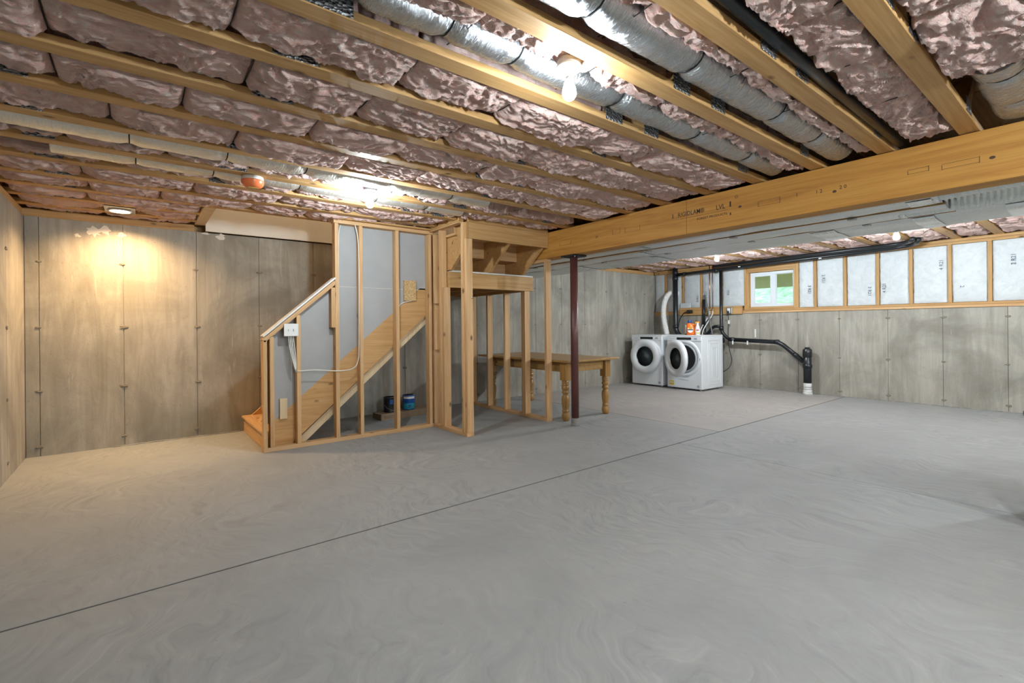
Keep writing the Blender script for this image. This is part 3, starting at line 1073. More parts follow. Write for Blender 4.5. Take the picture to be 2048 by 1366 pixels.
# ------------------------------------------------------------------ insulated trunk duct beyond the beam
td = thing('trunk_duct', 'wide silver foil wrapped trunk duct running beside the beam', 'duct', (4.8, 3.3, 1.99))
def wrapz(X, Y, x0, x1, z, seed, sag):
    return z - sag * (1 - np.abs(2 * (X - x0) / (x1 - x0) - 1) ** 6) + (fbm(X * 4, Y * 2, seed) - .5) * .02 + (vnoise(X * 12, Y * 5, seed + 2) - .5) * .006
WR = [(4.165, 4.43, 2.03, 1, .028), (4.432, 4.79, 2.02, 4, .030), (4.792, 5.42, 2.02, 7, .034)]
def wrap(x0, x1, y0, y1, z, seed, sag):
    nx, ny = 22, int((y1 - y0) / .05)
    u = np.linspace(0, 1, nx)
    v = np.linspace(0, 1, ny)
    Uu, Vv = np.meshgrid(u, v, indexing='ij')
    X = x0 + Uu * (x1 - x0)
    Y = y0 + Vv * (y1 - y0)
    Z = wrapz(X, Y, x0, x1, z, seed, sag)
    Xs = np.vstack([X[:1], X, X[-1:]])
    Ys = np.vstack([Y[:1], Y, Y[-1:]])
    Zs = np.vstack([Z[:1] * 0 + 2.30, Z, Z[-1:] * 0 + 2.30])
    return grid_obj('foil_panel', Xs[:, ::-1], Ys[:, ::-1], Zs[:, ::-1], 'foil_wrap', td, ((x0 + x1) / 2, (y0 + y1) / 2, z))
wrap(4.165, 4.43, .75, 6.2, 2.03, 1, .028)
wrap(4.432, 4.79, .75, 6.2, 2.02, 4, .030)
wrap(4.792, 5.42, .25, 6.2, 2.02, 7, .034)
for (x0, x1, y0, y1) in ((4.20, 4.40, .78, .92), (4.83, 5.38, .88, 1.02), (4.83, 5.38, .35, .5), (4.83, 5.38, 1.55, 1.75), (4.85, 5.38, 3.4, 3.5), (4.47, 4.75, 3.3, 3.36), (4.2, 4.4, 3.1, 3.16), (4.85, 5.4, 4.6, 4.68)):
    nx, ny = 24, 8
    X, Y = np.meshgrid(np.linspace(x0, x1, nx), np.linspace(y0, y1, ny), indexing='ij')
    q_ = [w_ for w_ in WR if w_[0] <= x0 and w_[1] >= x1][0]
    Z = wrapz(X, Y, *q_) - .004
    grid_obj('tape_strip', X[:, ::-1], Y[:, ::-1], Z[:, ::-1], 'foil_tape', td, ((x0 + x1) / 2, (y0 + y1) / 2, 1.975))
for x in (4.431, 4.791):
    box('seam_strip', x - .006, x + .006, .75, 6.2, 2.0, 2.02, 'joist_y', td, 0)
for y in np.arange(1.3, 6, .95):
    for x in (4.431, 4.791):
        box('hanger_clip', x - .03, x + .03, y - .025, y + .025, 1.985, 1.998, 'galvanised', td, .002)
def corrugated(name, pts, r, pitch, mat, parent, amp=.08, seg=20):
    P = smooth_path(pts, 24)
    L = [0]
    for a, b_ in zip(P[:-1], P[1:]):
        L.append(L[-1] + (b_ - a).length)
    n_ = int(L[-1] / pitch * 4)
    Q, R_ = [], []
    for i in range(n_ + 1):
        s = L[-1] * i / n_
        j = max(0, min(len(P) - 2, int(np.searchsorted(L, s) - 1)))
        t = (s - L[j]) / max(1e-6, L[j + 1] - L[j])
        Q.append(P[j].lerp(P[j + 1], min(1, max(0, t))))
        R_.append(r * (1 + amp * (0, 1, 1, 0)[i % 4]))
    return tube(name, Q, R_, mat, parent, seg)
for (n_, pts, r_) in (('upper', [(4.30, .80, 2.12), (4.28, .45, 2.13), (4.26, -.3, 2.15), (4.26, -1.2, 2.15)], .115), ('lower', [(4.62, 1.05, 2.10), (4.64, .6, 2.10), (4.75, .1, 2.13), (4.9, -.8, 2.15)], .115)):
    dd = thing('flex_branch_duct', 'ribbed grey flexible duct leaving the trunk duct %s' % ('next to the beam' if n_ == 'upper' else 'one step away from the beam'), 'duct', pts[0])
    corrugated('ribbed_jacket', pts, r_, .03, 'flex_grey', dd, .05)
    lathe('clamp_band', [(.122, -.02), (.126, -.018), (.126, .018), (.122, .02)], 'foil_tape', dd, cols((1, 0, 0), (0, 0, 1), (0, -1, 0), (pts[0][0], pts[0][1] - .03, pts[0][2])), 24)

# ------------------------------------------------------------------ stair knee wall (studs, plates, cap, drywall backs)
kw = thing('stair_stud_wall', 'open framed stud wall beside the stairs with grey drywall backs and sloping capped top', 'stud wall', (1.8, 5.04, 0))
Y0, Y1 = 5.0, 5.088
box('bottom_plate', .93, 2.742, Y0, Y1, 0, .04, 'stud_x', kw)
def kst(x0, x1, z1, z0=.04, y0=Y0, y1=Y1):
    box('stud', x0, x1, y0, y1, z0, z1, 'stud_z', kw)
capz = lambda x: 1.075 + (x - .95) * .872
kst(.932, .968, capz(.95) - .01)
kst(.990, 1.028, capz(1.01) - .03)
kst(1.232, 1.270, capz(1.25) - .03)
kst(1.610, 1.648, 2.262)
kst(1.570, 1.609, capz(1.59) - .04, 1.18)
kst(1.866, 1.904, 2.262)
kst(2.280, 2.318, 2.262)
kst(2.690, 2.728, 2.262)
box('top_plate', 1.60, 2.75, Y0, Y1, 2.264, 2.30, 'stud_x', kw)
box('top_plate', 1.60, 2.75, Y0 - .06, Y1 + .1, 2.3005, 2.318, 'joist_x', kw)
# sloping plate and its white cap
L_ = math.hypot(.68, .68 * .872)
ang = math.atan(.872)
rm = Matrix.Rotation(-ang, 4, 'Y')
xm = 1.275
for (nm, dz, th, y0, y1, mt) in (('sloping_plate', -.004, .038, Y0, Y1, 'stud_x'), ('cap_trim', .040, .016, Y0 - .004, Y1 + .03, 'white_edge')):
    me = box_mesh(L_, y1 - y0, th, .002, mt)
    link(bpy.data.objects.new(nm, me), kw, T(xm, (y0 + y1) / 2, capz(xm) + dz) @ rm)
# drywall backs
zs = lambda x: .285 + (x - 1.049) * .857
YD = 5.0895
prism_xz('drywall_sheet', [(.96, .24), (1.049, zs(1.049)), (2.60, zs(2.60)), (1.62, zs(2.60)), (1.62, capz(1.62)), (.96, capz(.96))], YD, YD + .013, 'drywall_back', kw)
prism_xz('drywall_sheet', [(1.622, zs(2.60) + .003), (2.74, zs(2.60) + .003), (2.74, 2.262), (1.622, 2.262)], YD, YD + .013, 'drywall_back', kw)
box('joint_tape', 1.65, 2.60, YD - .0008, YD, zs(2.6) - .002, zs(2.6) + .002, 'drywall_white', kw, 0)
# blocks nailed on
blk = box('osb_block', 2.41, 2.56, 5.06, 5.087, 1.482, 1.716, 'osb', kw)
box('scrap_board', 1.089, 1.157, 5.066, 5.086, .289, .489, 'pale_wood', kw)

# skirt board and carriages belong to the stair
st = thing('staircase', 'wooden basement staircase rising behind the stud wall to a landing', 'stairs', (1.9, 5.6, 0))
zl = lambda x: .124 + (x - 1.308) * .857
prism_xz('skirt_board', [(1.034, 0.0405), (1.21, .0405), (2.735, zl(2.735)), (2.735, 1.632), (zs and 2.62, 1.632), (1.049, zs(1.049)), (1.034, .272)], YD, YD + .038, 'stringer_wood', st)
prism_xz('carriage_board', [(1.20, .0), (1.31, 0.0), (2.735, zl(2.735) - .112), (2.735, zl(2.735) - .012)], YD + .04, YD + .078, 'pale_wood', st)
prism_xz('carriage_board', [(1.0, .0), (1.31, 0.0), (2.80, zl(2.80) - .10), (2.80, 1.60), (2.70, 1.60), (.99, .15)], 6.17, 6.208, 'stringer_wood', st)
prism_xz('carriage_board', [(1.0, .0), (1.31, 0.0), (2.80, zl(2.80) - .10), (2.80, 1.60), (2.70, 1.60), (.99, .15)], 5.65, 5.688, 'stringer_wood', st)
RISE, RUN = .183, .2135
for k_ in range(10):
    x = .955 + k_ * RUN
    ya = 5.0895 if k_ == 0 else 5.13
    if k_ < 10:
        box('riser', x, x + .018, ya if k_ else 5.092, 6.225, k_ * RISE + (.0 if k_ == 0 else .001), (k_ + 1) * RISE - .028, 'stud_y', st)
    if k_ < 9:
        box('tread', x - .022, x + RUN - .001, 5.092 if k_ == 0 else 5.13, 6.225, (k_ + 1) * RISE - .027, (k_ + 1) * RISE, 'stud_y', st, .004)

# landing
ld = thing('stair_landing', 'wooden stair landing with deep rim board and pale subfloor edge', 'landing', (3.46, 5.5, 1.62))
box('rim_board', 2.822, 4.10, 4.762, 4.80, 1.632, 1.812, 'joist_x', ld)
box('rim_board', 2.862, 4.10, 6.19, 6.228, 1.632, 1.812, 'joist_x', ld)
for x in (2.882, 3.26, 3.65, 4.08):
    box('landing_joist', x - .019, x + .019, 4.802, 6.188, 1.634, 1.811, 'joist_y', ld)
box('subfloor', 2.862, 4.09, 4.756, 6.228, 1.813, 1.831, 'white_edge', ld)

# upper flight from the landing toward the main floor
uf = thing('upper_stair_flight', 'short upper flight of wooden steps seen from below above the landing', 'stairs', (3.38, 4.7, 1.831))
poly = [(4.345, 2.135), (4.735, 1.832), (5.09, 1.832), (5.09, 2.005), (4.84, 2.005), (4.84, 2.20), (4.59, 2.20), (4.59, 2.395), (4.345, 2.395)]
for x in (2.835, 3.37, 3.885):
    prism_yz('stringer', poly, x, x + .038, 'stringer_wood', uf)
for k_ in range(3):
    y = 5.09 - .25 * k_
    z = 1.832 + .196 * k_
    box('riser', 2.80, 3.935, y, y + .016, z, z + .175, 'stud_x', uf)
    box('tread', 2.80, 3.935, y - .25 if k_ < 2 else y - .243, y + .02, z + .176, z + .203, 'stud_x', uf, .004)
hb = thing('stair_header', 'wide wooden header board at the ceiling above the landing stairs', 'header', (3.37, 4.32, 2.125))
box('header_board', 2.80, 3.948, 4.30, 4.338, 2.124, 2.30, 'joist_x', hb)
box('end_nailer', 2.768, 2.799, 4.30, 4.338, 2.124, 2.30, 'joist_z', hb)
box('header_board', 2.80, 3.948, 4.30, 4.338, 2.302, 2.615, 'joist_x', hb)
box('trimmer_board', 2.70, 2.762, 4.345, 5.19, 2.302, 2.615, 'joist_y', hb)

# jog wall studs beside the landing
jw = thing('landing_front_studs', 'row of upright studs on a floor plate holding up the landing corner', 'stud wall', (2.79, 4.7, 0))
box('bottom_plate', 2.752, 2.842, 4.298, 5.088, 0, .038, 'stud_y', jw)
def jst(y0, y1, z0, z1, x0=2.752, x1=2.84):
    box('stud', x0, x1, y0, y1, z0, z1, 'stud_z', jw)
jst(5.045, 5.085, .039, 2.262)
jst(4.985, 5.024, .039, .905, 2.752, 2.835)
jst(4.955, 4.995, .907, 1.385, 2.745, 2.835)
jst(4.990, 5.03, 1.386, 1.45, 2.765, 2.83)
jst(4.955, 4.995, 1.452, 2.262, 2.745, 2.835)
jst(4.802, 4.840, .039, 2.285, 2.735, 2.818)
jst(4.762, 4.800, .039, 1.630)
jst(4.298, 4.336, .039, 2.122, 2.762, 2.842)
jst(4.339, 4.377, .039, 2.30, 2.742, 2.80)
box('top_plate', 2.70, 2.765, 4.345, 5.0, 2.286, 2.3005, 'stud_y', jw)
lathe('wire_nut', [(0, 0), (.012, .004), (.014, .012), (0, .022)], 'chrome', jw, cols((1, 0, 0), (0, 0, 1), (0, -1, 0), (2.83, 4.298, 1.49)), 8)

# right-hand landing wall
lw = thing('landing_side_wall', 'framed stud wall on a floor plate under the side of the landing', 'stud wall', (3.995, 5.3, 0))
box('bottom_plate', 3.952, 4.04, 4.352, 6.21, 0, .038, 'stud_y', lw)
for y0, z1 in ((4.352, 1.963), (4.765, 1.630), (5.19, 1.630), (5.60, 1.630), (6.02, 1.630)):
    box('stud', 3.952, 4.04, y0, y0 + .038, .039, z1, 'stud_z', lw)
box('stud', 3.952, 3.99, 4.805, 4.843, .039, 1.63, 'stud_z', lw)
box('top_plate', 3.952, 4.04, 4.352, 4.74, 1.964, 2.001, 'stud_y', lw)

# switch and cables
sw_ = thing('light_switch', 'white double light switch plate fixed on the stair stud wall', 'switch', (1.18, 4.985, 1.10))
box('plate', 1.114, 1.245, 4.985, 4.993, 1.100, 1.222, 'switch_white', sw_, .003)
box('box_body', 1.13, 1.231, 4.994, 5.06, 1.11, 1.212, 'plastic_grey', sw_)
for x in (1.158, 1.203):
    tg = box('toggle', x - .005, x + .005, 4.972, 4.985, 1.152, 1.172, 'switch_white', sw_, .002)
for i_, dx in enumerate((-.014, 0, .014, .03)):
    tag(tube('electric_cable', smooth_path([(1.175 + dx, 5.02, 1.112), (1.18 + dx, 5.0, 1.0), (1.195 + dx * .8, 4.992, .90), (1.215 + dx * .3, 4.995, .79), (1.232, 5.02 + i_ * .008, .74)], 6), .0042, 'cable_white', seg=6), 'white cable hanging below the double light switch', 'cable', 'cables below the switch')
tag(tube('electric_cable', smooth_path([(1.232, 4.992, .755), (1.4, 4.990, .757), (1.6, 4.988, .735), (1.72, 4.990, .735), (1.80, 4.99, .76), (1.838, 4.99, .83), (1.85, 4.99, 1.0), (1.856, 4.99, 1.74), (1.85, 4.99, 2.1), (1.82, 4.99, 2.262)], 8), .005, 'cable_white', seg=6), 'white cable crossing the studs and climbing the stud wall to the ceiling', 'cable')
tag(tube('electric_cable', smooth_path([(1.67, 5.075, .80), (1.668, 5.07, 1.4), (1.672, 5.07, 2.10), (1.69, 5.07, 2.262)], 6), .0045, 'cable_white', seg=6), 'white cable running up beside the tall stud to the ceiling', 'cable')
tag(tube('electric_cable', smooth_path([(2.49, 5.05, 1.481), (2.44, 5.075, 1.47), (2.37, 5.08, 1.44), (2.33, 5.08, 1.38)], 6), .0045, 'cable_white', seg=6), 'short white cable coming out of the rough wood block', 'cable')

# ------------------------------------------------------------------ paint cans on a flat carton under the stairs
ct = thing('flat_carton', 'long flat brown cardboard carton lying on the floor under the stairs', 'carton', (2.8, 5.9, 0))
cx0, cx1, cy0, cy1 = 2.40, 3.16, 5.78, 6.02
rotc = Matrix.Rotation(math.radians(4), 4, 'Z')
Mc = T(2.78, 5.90, .04) @ rotc
link(bpy.data.objects.new('carton_body', box_mesh(.76, .24, .08, .003, 'cardboard')), ct, Mc)
link(bpy.data.objects.new('carton_flap', box_mesh(.12, .22, .003, 0, 'cardboard')), ct, Mc @ T(-.40, 0, .045) @ Matrix.Rotation(.35, 4, 'Y'))
link(bpy.data.objects.new('hand_hole', box_mesh(.03, .001, .022, 0, 'dark_hole')), ct, Mc @ T(.29, -.1203, 0))
for zz in (-.02, -.005, .01):
    link(bpy.data.objects.new('printed_line', box_mesh(.16, .001, .004, 0, 'ink')), ct, Mc @ T(-.26, -.1203, zz))
def can(x, y, z, r, h, body, label):
    t = thing('paint_can', label, 'paint can', (x, y, z))
    lathe('can_body', [(r, 0), (r * 1.02, .004), (r, .01), (r, h - .012), (r * 1.03, h - .006), (r * 1.02, h)], body, t, T(x, y, z), 28)
    lathe('lid', [(r * .98, h), (r * .9, h + .003), (r * .82, h - .003), (0, h - .003)], 'galvanised', t, T(x, y, z), 28)
    hn = [(x + math.cos(a) * (r + .004), y - .012 * math.sin(a) - .02, z + h * .55 - math.sin(a) * r * .9) for a in np.linspace(0, math.pi, 14)]
    tube('handle', [(p[0], min(p[1], y - r - .004) if False else p[1] - r * .9 * math.sin(math.acos(max(-1, min(1, (p[0] - x) / (r + .004))))), p[2]) for p in hn], .002, 'galvanised', t, 5)
    return t
c1 = can(2.585, 5.885, .081, .083, .19, 'can_black', 'black paint can with a small blue label standing on the flat carton')
def patch(name, cx, cy, r, a0, a1, z0, z1, mat, par):
    n_ = 8
    vs, fs = [], []
    for i in range(n_ + 1):
        a = math.radians(a0 + (a1 - a0) * i / n_)
        for z in (z0, z1):
            vs.append((cx + r * math.cos(a), cy + r * math.sin(a), z))
    for i in range(n_):
        fs.append((2 * i, 2 * i + 2, 2 * i + 3, 2 * i + 1))
    return mobj(name, vs, fs, mat, par, None, True)
patch('label', 2.585, 5.885, .0838, 245, 272, .185, .245, 'can_blue', c1)
c2 = can(2.86, 5.905, .081, .080, .19, 'can_blue', 'blue paint can with white and turquoise label standing on the flat carton')
patch('label', 2.86, 5.905, .0808, 190, 310, .090, .165, 'can_teal', c2)
patch('label', 2.86, 5.905, .0808, 190, 310, .225, .255, 'label_white', c2)
patch('label', 2.86, 5.905, .0814, 240, 262, .105, .150, 'can_blue', c2)

# ------------------------------------------------------------------ farmhouse table
tb = thing('dining_table', 'brown pine farmhouse table with turned legs behind the landing wall', 'table', (4.56, 5.0, 0))
tx0, tx1, ty0, ty1, tz = 4.062, 5.02, 4.10, 6.02, .754
nb = 5
for i_ in range(nb):
    a = tx0 + (tx1 - tx0) * i_ / nb
    box('top_plank', a + .0006, a + (tx1 - tx0) / nb - .0006, ty0, ty1, tz - .026, tz, 'table_wood', tb, .003)
lx = (4.165, 4.905)
ly = (4.245, 5.78)
for x in lx:
    for y in ly:
        box('leg_block', x - .05, x + .05, y - .05, y + .05, .50, tz - .027, 'table_leg_wood', tb, .004)
        prof = [(.034, 0.0), (.040, .008), (.050, .035), (.052, .06), (.045, .095), (.036, .108), (.046, .118), (.046, .126), (.037, .135), (.042, .16), (.050, .22), (.052, .265), (.046, .30), (.034, .318), (.030, .328), (.040, .338), (.047, .352), (.040, .366), (.034, .376), (.044, .39), (.050, .408), (.044, .426), (.036, .436), (.046, .446), (.046, .456), (.036, .464), (.047, .474), (.047, .484), (.040, .49), (.044, .502)]
        lathe('turned_leg', prof, 'table_leg_wood', tb, T(x, y, 0), 20)
for x in lx:
    box('apron', x - .012, x + .012, ly[0] + .051, ly[1] - .051, .60, tz - .027, 'table_wood', tb)
for y in ly:
    box('apron', lx[0] + .051, lx[1] - .051, y - .012, y + .012, .60, tz - .027, 'table_wood', tb)

# ------------------------------------------------------------------ washer and dryer
def machine(name, label, yc, door_deg):
    w2 = .348
    xf, xb, z0, z1 = 7.735, 8.45, .03, .982
    t = thing(name, label, 'laundry machine', ((xf + xb) / 2, yc, 0))
    box('cabinet', xf, xb, yc - w2, yc + w2, z0, z1 - .018, 'appliance_white', t, .010)
    box('top_lid', xf - .004, xb, yc - w2 - .001, yc + w2 + .001, z1 - .017, z1, 'appliance_white', t, .006)
    for sx in (xf + .06, xb - .06):
        for sy in (yc - w2 + .06, yc + w2 - .06):
            lathe('foot', [(.022, 0), (.022, .012), (.012, .014), (.012, .032)], 'plastic_grey', t, T(sx, sy, 0), 12)
    pn = box('control_panel', xf - .010, xf - .001, yc - w2 + .006, yc + w2 - .006, .882, .962, 'appliance_white', t, .004)
    box('display', xf - .0125, xf - .0101, yc - .15, yc + .135, .902, .944, 'display_black', pn, 0)
    for q in range(8):
        box('key', xf - .0135, xf - .0126, yc - .14 + q * .034, yc - .116 + q * .034, .909, .937, 'dark_hole', pn, 0)
    box('dial_screen', xf - .0125, xf - .0101, yc - .265, yc - .205, .906, .940, 'appliance_grey', pn, 0)
    text('logo', 'Whirlpool', 'appliance_grey', .022, DX, DZ, (xf - .0105, yc + .235, .922), pn)
    Rm = cols((0, -1, 0), (0, 0, 1), (-1, 0, 0), (0, 0, 0))
    zc = .572
    # recess and drum on the cabinet front
    ring_lathe('door_bezel', [(.335, 0), (.335, .006), (.30, .012), (.262, .004), (.262, 0)], 'appliance_white' if door_deg == 0 else 'appliance_white', t, T(xf - .0, yc, zc) @ Rm, 48)
    lathe('drum_opening', [(.262, .002), (.25, .0035), (.235, .0045), (.20, .005), (0, .0055)], 'dark_hole', t, T(xf - .0005, yc, zc) @ Rm, 40)
    if door_deg:
        ring_lathe('gasket', [(.262, .003), (.262, .016), (.235, .020), (.225, .006)], 'appliance_grey', t, T(xf, yc, zc) @ Rm, 40)
        box('latch', xf - .010, xf - .004, yc - .318, yc - .298, zc - .03, zc + .01, 'dark_hole', t, .001)
    hx, hy = xf - .014, yc + .318
    D = T(hx, hy, zc) @ Matrix.Rotation(math.radians(-door_deg), 4, 'Z') @ T(-hx, -hy, -zc) @ T(xf - .014, yc, zc) @ Rm
    prof = [(.318, .0), (.330, .012), (.330, .048), (.318, .070), (.290, .084), (.255, .088), (.220, .078), (.198, .058), (.190, .034), (.190, .004), (.21, .0)]
    dr = ring_lathe('door', prof, 'appliance_white', t, D, 56)
    ring_lathe('chrome_ring', [(.199, .050), (.192, .052), (.184, .040), (.186, .030), (.192, .034)], 'chrome', dr, D, 48)
    lathe('door_glass', [(.188, .030), (.17, .022), (.14, .012), (.10, .004), (.05, .0), (0, -.002)], 'door_glass', dr, D, 40)
    ring_lathe('inner_rim', [(.150, .018), (.154, .021), (.150, .026), (.146, .021)], 'appliance_grey', dr, D, 40)
    return t
wm = machine('washing_machine', 'white front-loading washing machine with its round door ajar', 4.853, 25)
dm = machine('tumble_dryer', 'white front-loading dryer with its round door shut', 5.653, 0)
box('energy_label', 7.7338, 7.7348, 5.055, 5.155, .075, .150, 'yellow_label', wm, 0)
box('energy_label_band', 7.7332, 7.7340, 5.065, 5.145, .108, .128, 'label_white', wm, 0)
box('toe_handle', 7.728, 7.736, 4.76, 4.96, .185, .20, 'appliance_white', wm, .003)
for (o_, yy) in ((wm, 4.575), (dm, 5.372)):
    lathe('badge', [(.025, 0), (.025, .002), (.018, .003), (0, .003)], 'appliance_grey', o_, cols((0, -1, 0), (0, 0, 1), (-1, 0, 0), (7.735, yy, .085)), 20)
# pressed panel on the washer side
for (x0, x1, z0, z1) in ((7.93, 8.36, .10, .90), (7.99, 8.30, .16, .84), (8.06, 8.23, .24, .76)):
    yy = 4.853 - .348
    for (a, b_, c, d) in ((x0, x1, z0, z0 + .008), (x0, x1, z1 - .008, z1), (x0, x0 + .008, z0, z1), (x1 - .008, x1, z0, z1)):
        box('side_rib', a, b_, yy - .006, yy + .001, c, d, 'appliance_white', wm, .002)

# dryer vent hose
vh = thing('dryer_vent_hose', 'white ribbed vent hose arching up behind the dryer', 'hose', (8.55, 5.74, .95))
corrugated('ribbed_hose', [(8.56, 5.74, .72), (8.55, 5.75, .985), (8.54, 5.80, 1.25), (8.54, 5.81, 1.52), (8.58, 5.77, 1.74), (8.68, 5.72, 1.83), (8.86, 5.70, 1.83)], .050, .026, 'hose_white', vh, .10, 16)

# bottles on the washer
def zrot(a):
    return Matrix.Rotation(a, 4, 'Z')
bo = thing('detergent_bottle', 'orange laundry detergent bottle with dark blue cap standing on the washer', 'bottle', (8.12, 4.93, .983))
A = math.atan2(4.93, 8.12)
Mb = T(8.12, 4.93, .983) @ zrot(A + math.pi / 2)       # local +x to the viewer's left, -y faces ... the room
secs = [(0, .078, .045, 0), (.006, .085, .052, 0), (.06, .088, .054, 0), (.11, .088, .054, 0), (.15, .083, .050, .006), (.18, .068, .044, .018), (.20, .048, .038, .030), (.215, .032, .030, .034), (.225, .028, .028, .034)]
vs, fs = [], []
sg = 28
for (z, a_, b_, ox) in secs:
    for k_ in range(sg):
        t = 2 * math.pi * k_ / sg
        c, s = math.cos(t), math.sin(t)
        x = a_ * math.copysign(abs(c) ** .8, c)
        if c < 0 and .09 < z < .20:
            x *= .62 if z < .16 else .8
        vs.append((x + ox, b_ * math.copysign(abs(s) ** .8, s), z))
for i_ in range(len(secs) - 1):
    for k_ in range(sg):
        a, b_ = i_ * sg + k_, i_ * sg + (k_ + 1) % sg
        fs.append((a, b_, b_ + sg, a + sg))
fs += [tuple(range(sg - 1, -1, -1)), tuple((len(secs) - 1) * sg + k_ for k_ in range(sg))]
mobj('bottle_body', vs, fs, 'orange_plastic', bo, Mb, True)
P = [Mb @ Vector(p) for p in smooth_path([(.0, 0, .198), (-.045, 0, .188), (-.076, 0, .155), (-.082, 0, .11), (-.072, 0, .07)], 5)]
tube('handle', P, .016, 'orange_plastic', bo, 10)
lathe('cap', [(.032, .222), (.034, .226), (.033, .268), (.030, .272), (0, .272)], 'blue_cap', bo, Mb @ T(.034, 0, 0), 20)
def facing(name, pts, mat, par, Mx, y):
    mobj(name, [(x, y, z) for x, z in pts], [tuple(range(len(pts)))], mat, par, Mx)
sgn = -1
def ell(cx, cz, a, b, n_=20):
    return [(cx + a * math.cos(2 * math.pi * i / n_), cz + b * math.sin(2 * math.pi * i / n_)) for i in range(n_)]
yb = .0545 if (Mb.to_3x3() @ Vector((0, 1, 0))).dot(Vector((-8, -5, 0))) > 0 else -.0545
e_ = math.copysign(1, yb)
facing('label', ell(.022, .095, .050, .055), 'label_white', bo, Mb, yb)
facing('label_bullseye', ell(.022, .125, .034, .030), 'label_yellow', bo, Mb, yb + .0006 * e_)
facing('label_band', [(-.026, .085), (.07, .085), (.07, .105), (-.026, .105)], 'label_navy', bo, Mb, yb + .0009 * e_)
Xt = Mb.to_3x3() @ Vector((1, 0, 0))
if (Xt.dot(_R)) < 0:
    Xt = -Xt
text('logo', 'Tide', 'label_navy', .032, Xt, (0, 0, 1), Mb @ Vector((.022, yb + .0012 * e_, .126)), bo, bold=.02)

sp = thing('spray_bottle', 'white spray bottle with orange trigger head standing on the washer', 'bottle', (8.10, 4.795, .983))
Ms = T(8.10, 4.795, .983) @ zrot(A + math.pi / 2)
lathe('bottle_body', [(.036, 0), (.042, .006), (.043, .07), (.040, .10), (.030, .15), (.018, .185), (.015, .215)], 'spray_white', sp, Ms, 24, sx=1.0, sy=.62)
bmq = bmesh.new()
bmesh.ops.create_cube(bmq, size=1.0)
for v in bmq.verts:
    v.co = (v.co.x * .075 + .012 * (v.co.z < 0), v.co.y * .026, .232 + v.co.z * .024)
bmesh.ops.bevel(bmq, geom=list(bmq.edges), offset=.006, segments=2, affect='EDGES')
bm_obj('trigger_head', bmq, 'spray_orange', sp, Ms)
lathe('collar', [(.017, .205), (.018, .207), (.018, .222), (.016, .224)], 'spray_white', sp, Ms, 16)
P = [Ms @ Vector(p) for p in ((.030, 0, .222), (.036, 0, .205), (.030, 0, .188))]
tube('trigger', P, .005, 'spray_orange', sp, 8)
ys_ = .0275 * e_
facing('label', ell(0, .085, .026, .014), 'label_green', sp, Ms, ys_)
facing('label', [(-.022, .080), (.010, .072), (.016, .100), (-.012, .108)], 'label_pink', sp, Ms, ys_ + .0005 * e_)
facing('label', [(-.038, .02), (.036, .032), (.036, .042), (-.038, .05)], 'label_olive', sp, Ms, ys_ + .0003 * e_)
ns = thing('slim_carton', 'slim upright white tube standing beside the orange detergent bottle', 'tube', (8.16, 5.07, .983))
lathe('tube_body', [(.016, .012), (.016, .17), (.014, .185), (0, .186)], 'spray_white', ns, T(8.16, 5.07, .983), 14)
lathe('base_cap', [(.022, 0), (.022, .014), (.016, .018)], 'black_matte', ns, T(8.16, 5.07, .983), 14)

# ------------------------------------------------------------------ plumbing on the window wall
dp = thing('drain_stack', 'thick black vertical drain pipe rising behind the dryer and bending low toward the washer', 'pipe', (8.64, 5.60, .9))
tube('pipe_run', fillet([(8.64, 5.60, 2.40), (8.64, 5.60, 1.04), (8.64, 5.40, .86), (8.66, 4.60, .87)], .10), .050, 'black_pipe', dp, 18)
for z in (1.10, 2.08):
    lathe('coupling', [(.051, 0), (.058, .003), (.058, .07), (.051, .073)], 'black_pipe', dp, T(8.64, 5.60, z), 20)
lathe('coupling', [(.051, 0), (.058, .003), (.058, .05), (.051, .053)], 'black_pipe', dp, T(8.64, 5.60, 2.20), 20)
hp = thing('vent_pipe', 'slim black pipe running level under the ceiling above the window', 'pipe', (8.64, 3.6, 2.2))
tube('pipe_run', fillet([(8.64, 5.57, 2.185), (8.64, 4.66, 2.205), (8.60, 1.95, 2.255), (8.50, 1.74, 2.262), (8.22, 1.66, 2.285)], .12), .030, 'black_pipe', hp, 14)
for y in (5.42, 4.75):
    lathe('coupling', [(.031, 0), (.036, .002), (.036, .05), (.031, .052)], 'black_pipe', hp, cols((1, 0, 0), (0, 0, 1), (0, -1, 0), (8.64, y, 2.19)), 16)
for y in (4.25, 2.95):
    box('hanger_tag', 8.57, 8.572, y - .02, y + .02, 2.205, 2.22, 'label_white', hp, 0)
hp2 = thing('second_vent_pipe', 'second black pipe lying beside the first one under the trusses', 'pipe', (8.5, 3.4, 2.27))
tube('pipe_run', fillet([(8.53, 4.72, 2.262), (8.50, 1.98, 2.286), (8.38, 1.78, 2.286), (8.12, 1.70, 2.288)], .12), .029, 'black_pipe', hp2, 14)
p2 = thing('washer_drain_pipe', 'slim black drain pipe dropping from the ceiling then running level along the concrete', 'pipe', (8.69, 4.1, .8))
tube('pipe_run', fillet([(8.69, 4.66, 2.21), (8.69, 4.66, 1.04), (8.69, 4.52, .89), (8.69, 3.62, .858), (8.69, 3.27, .56)], .07), .029, 'black_pipe', p2, 14)
tube('thick_run', fillet([(8.69, 4.45, .888), (8.69, 3.62, .858), (8.69, 3.25, .545)], .10), .037, 'black_pipe', p2, 16)
for (a, b_) in (((8.69, 4.50, .889), (8.69, 4.40, .886)), ((8.69, 3.70, .861), (8.69, 3.63, .859)), ((8.69, 3.40, .67), (8.69, 3.34, .62)), ((8.69, 4.66, 1.14), (8.69, 4.66, 1.06))):
    tube('coupling', [a, b_], .042, 'black_pipe', p2, 16)
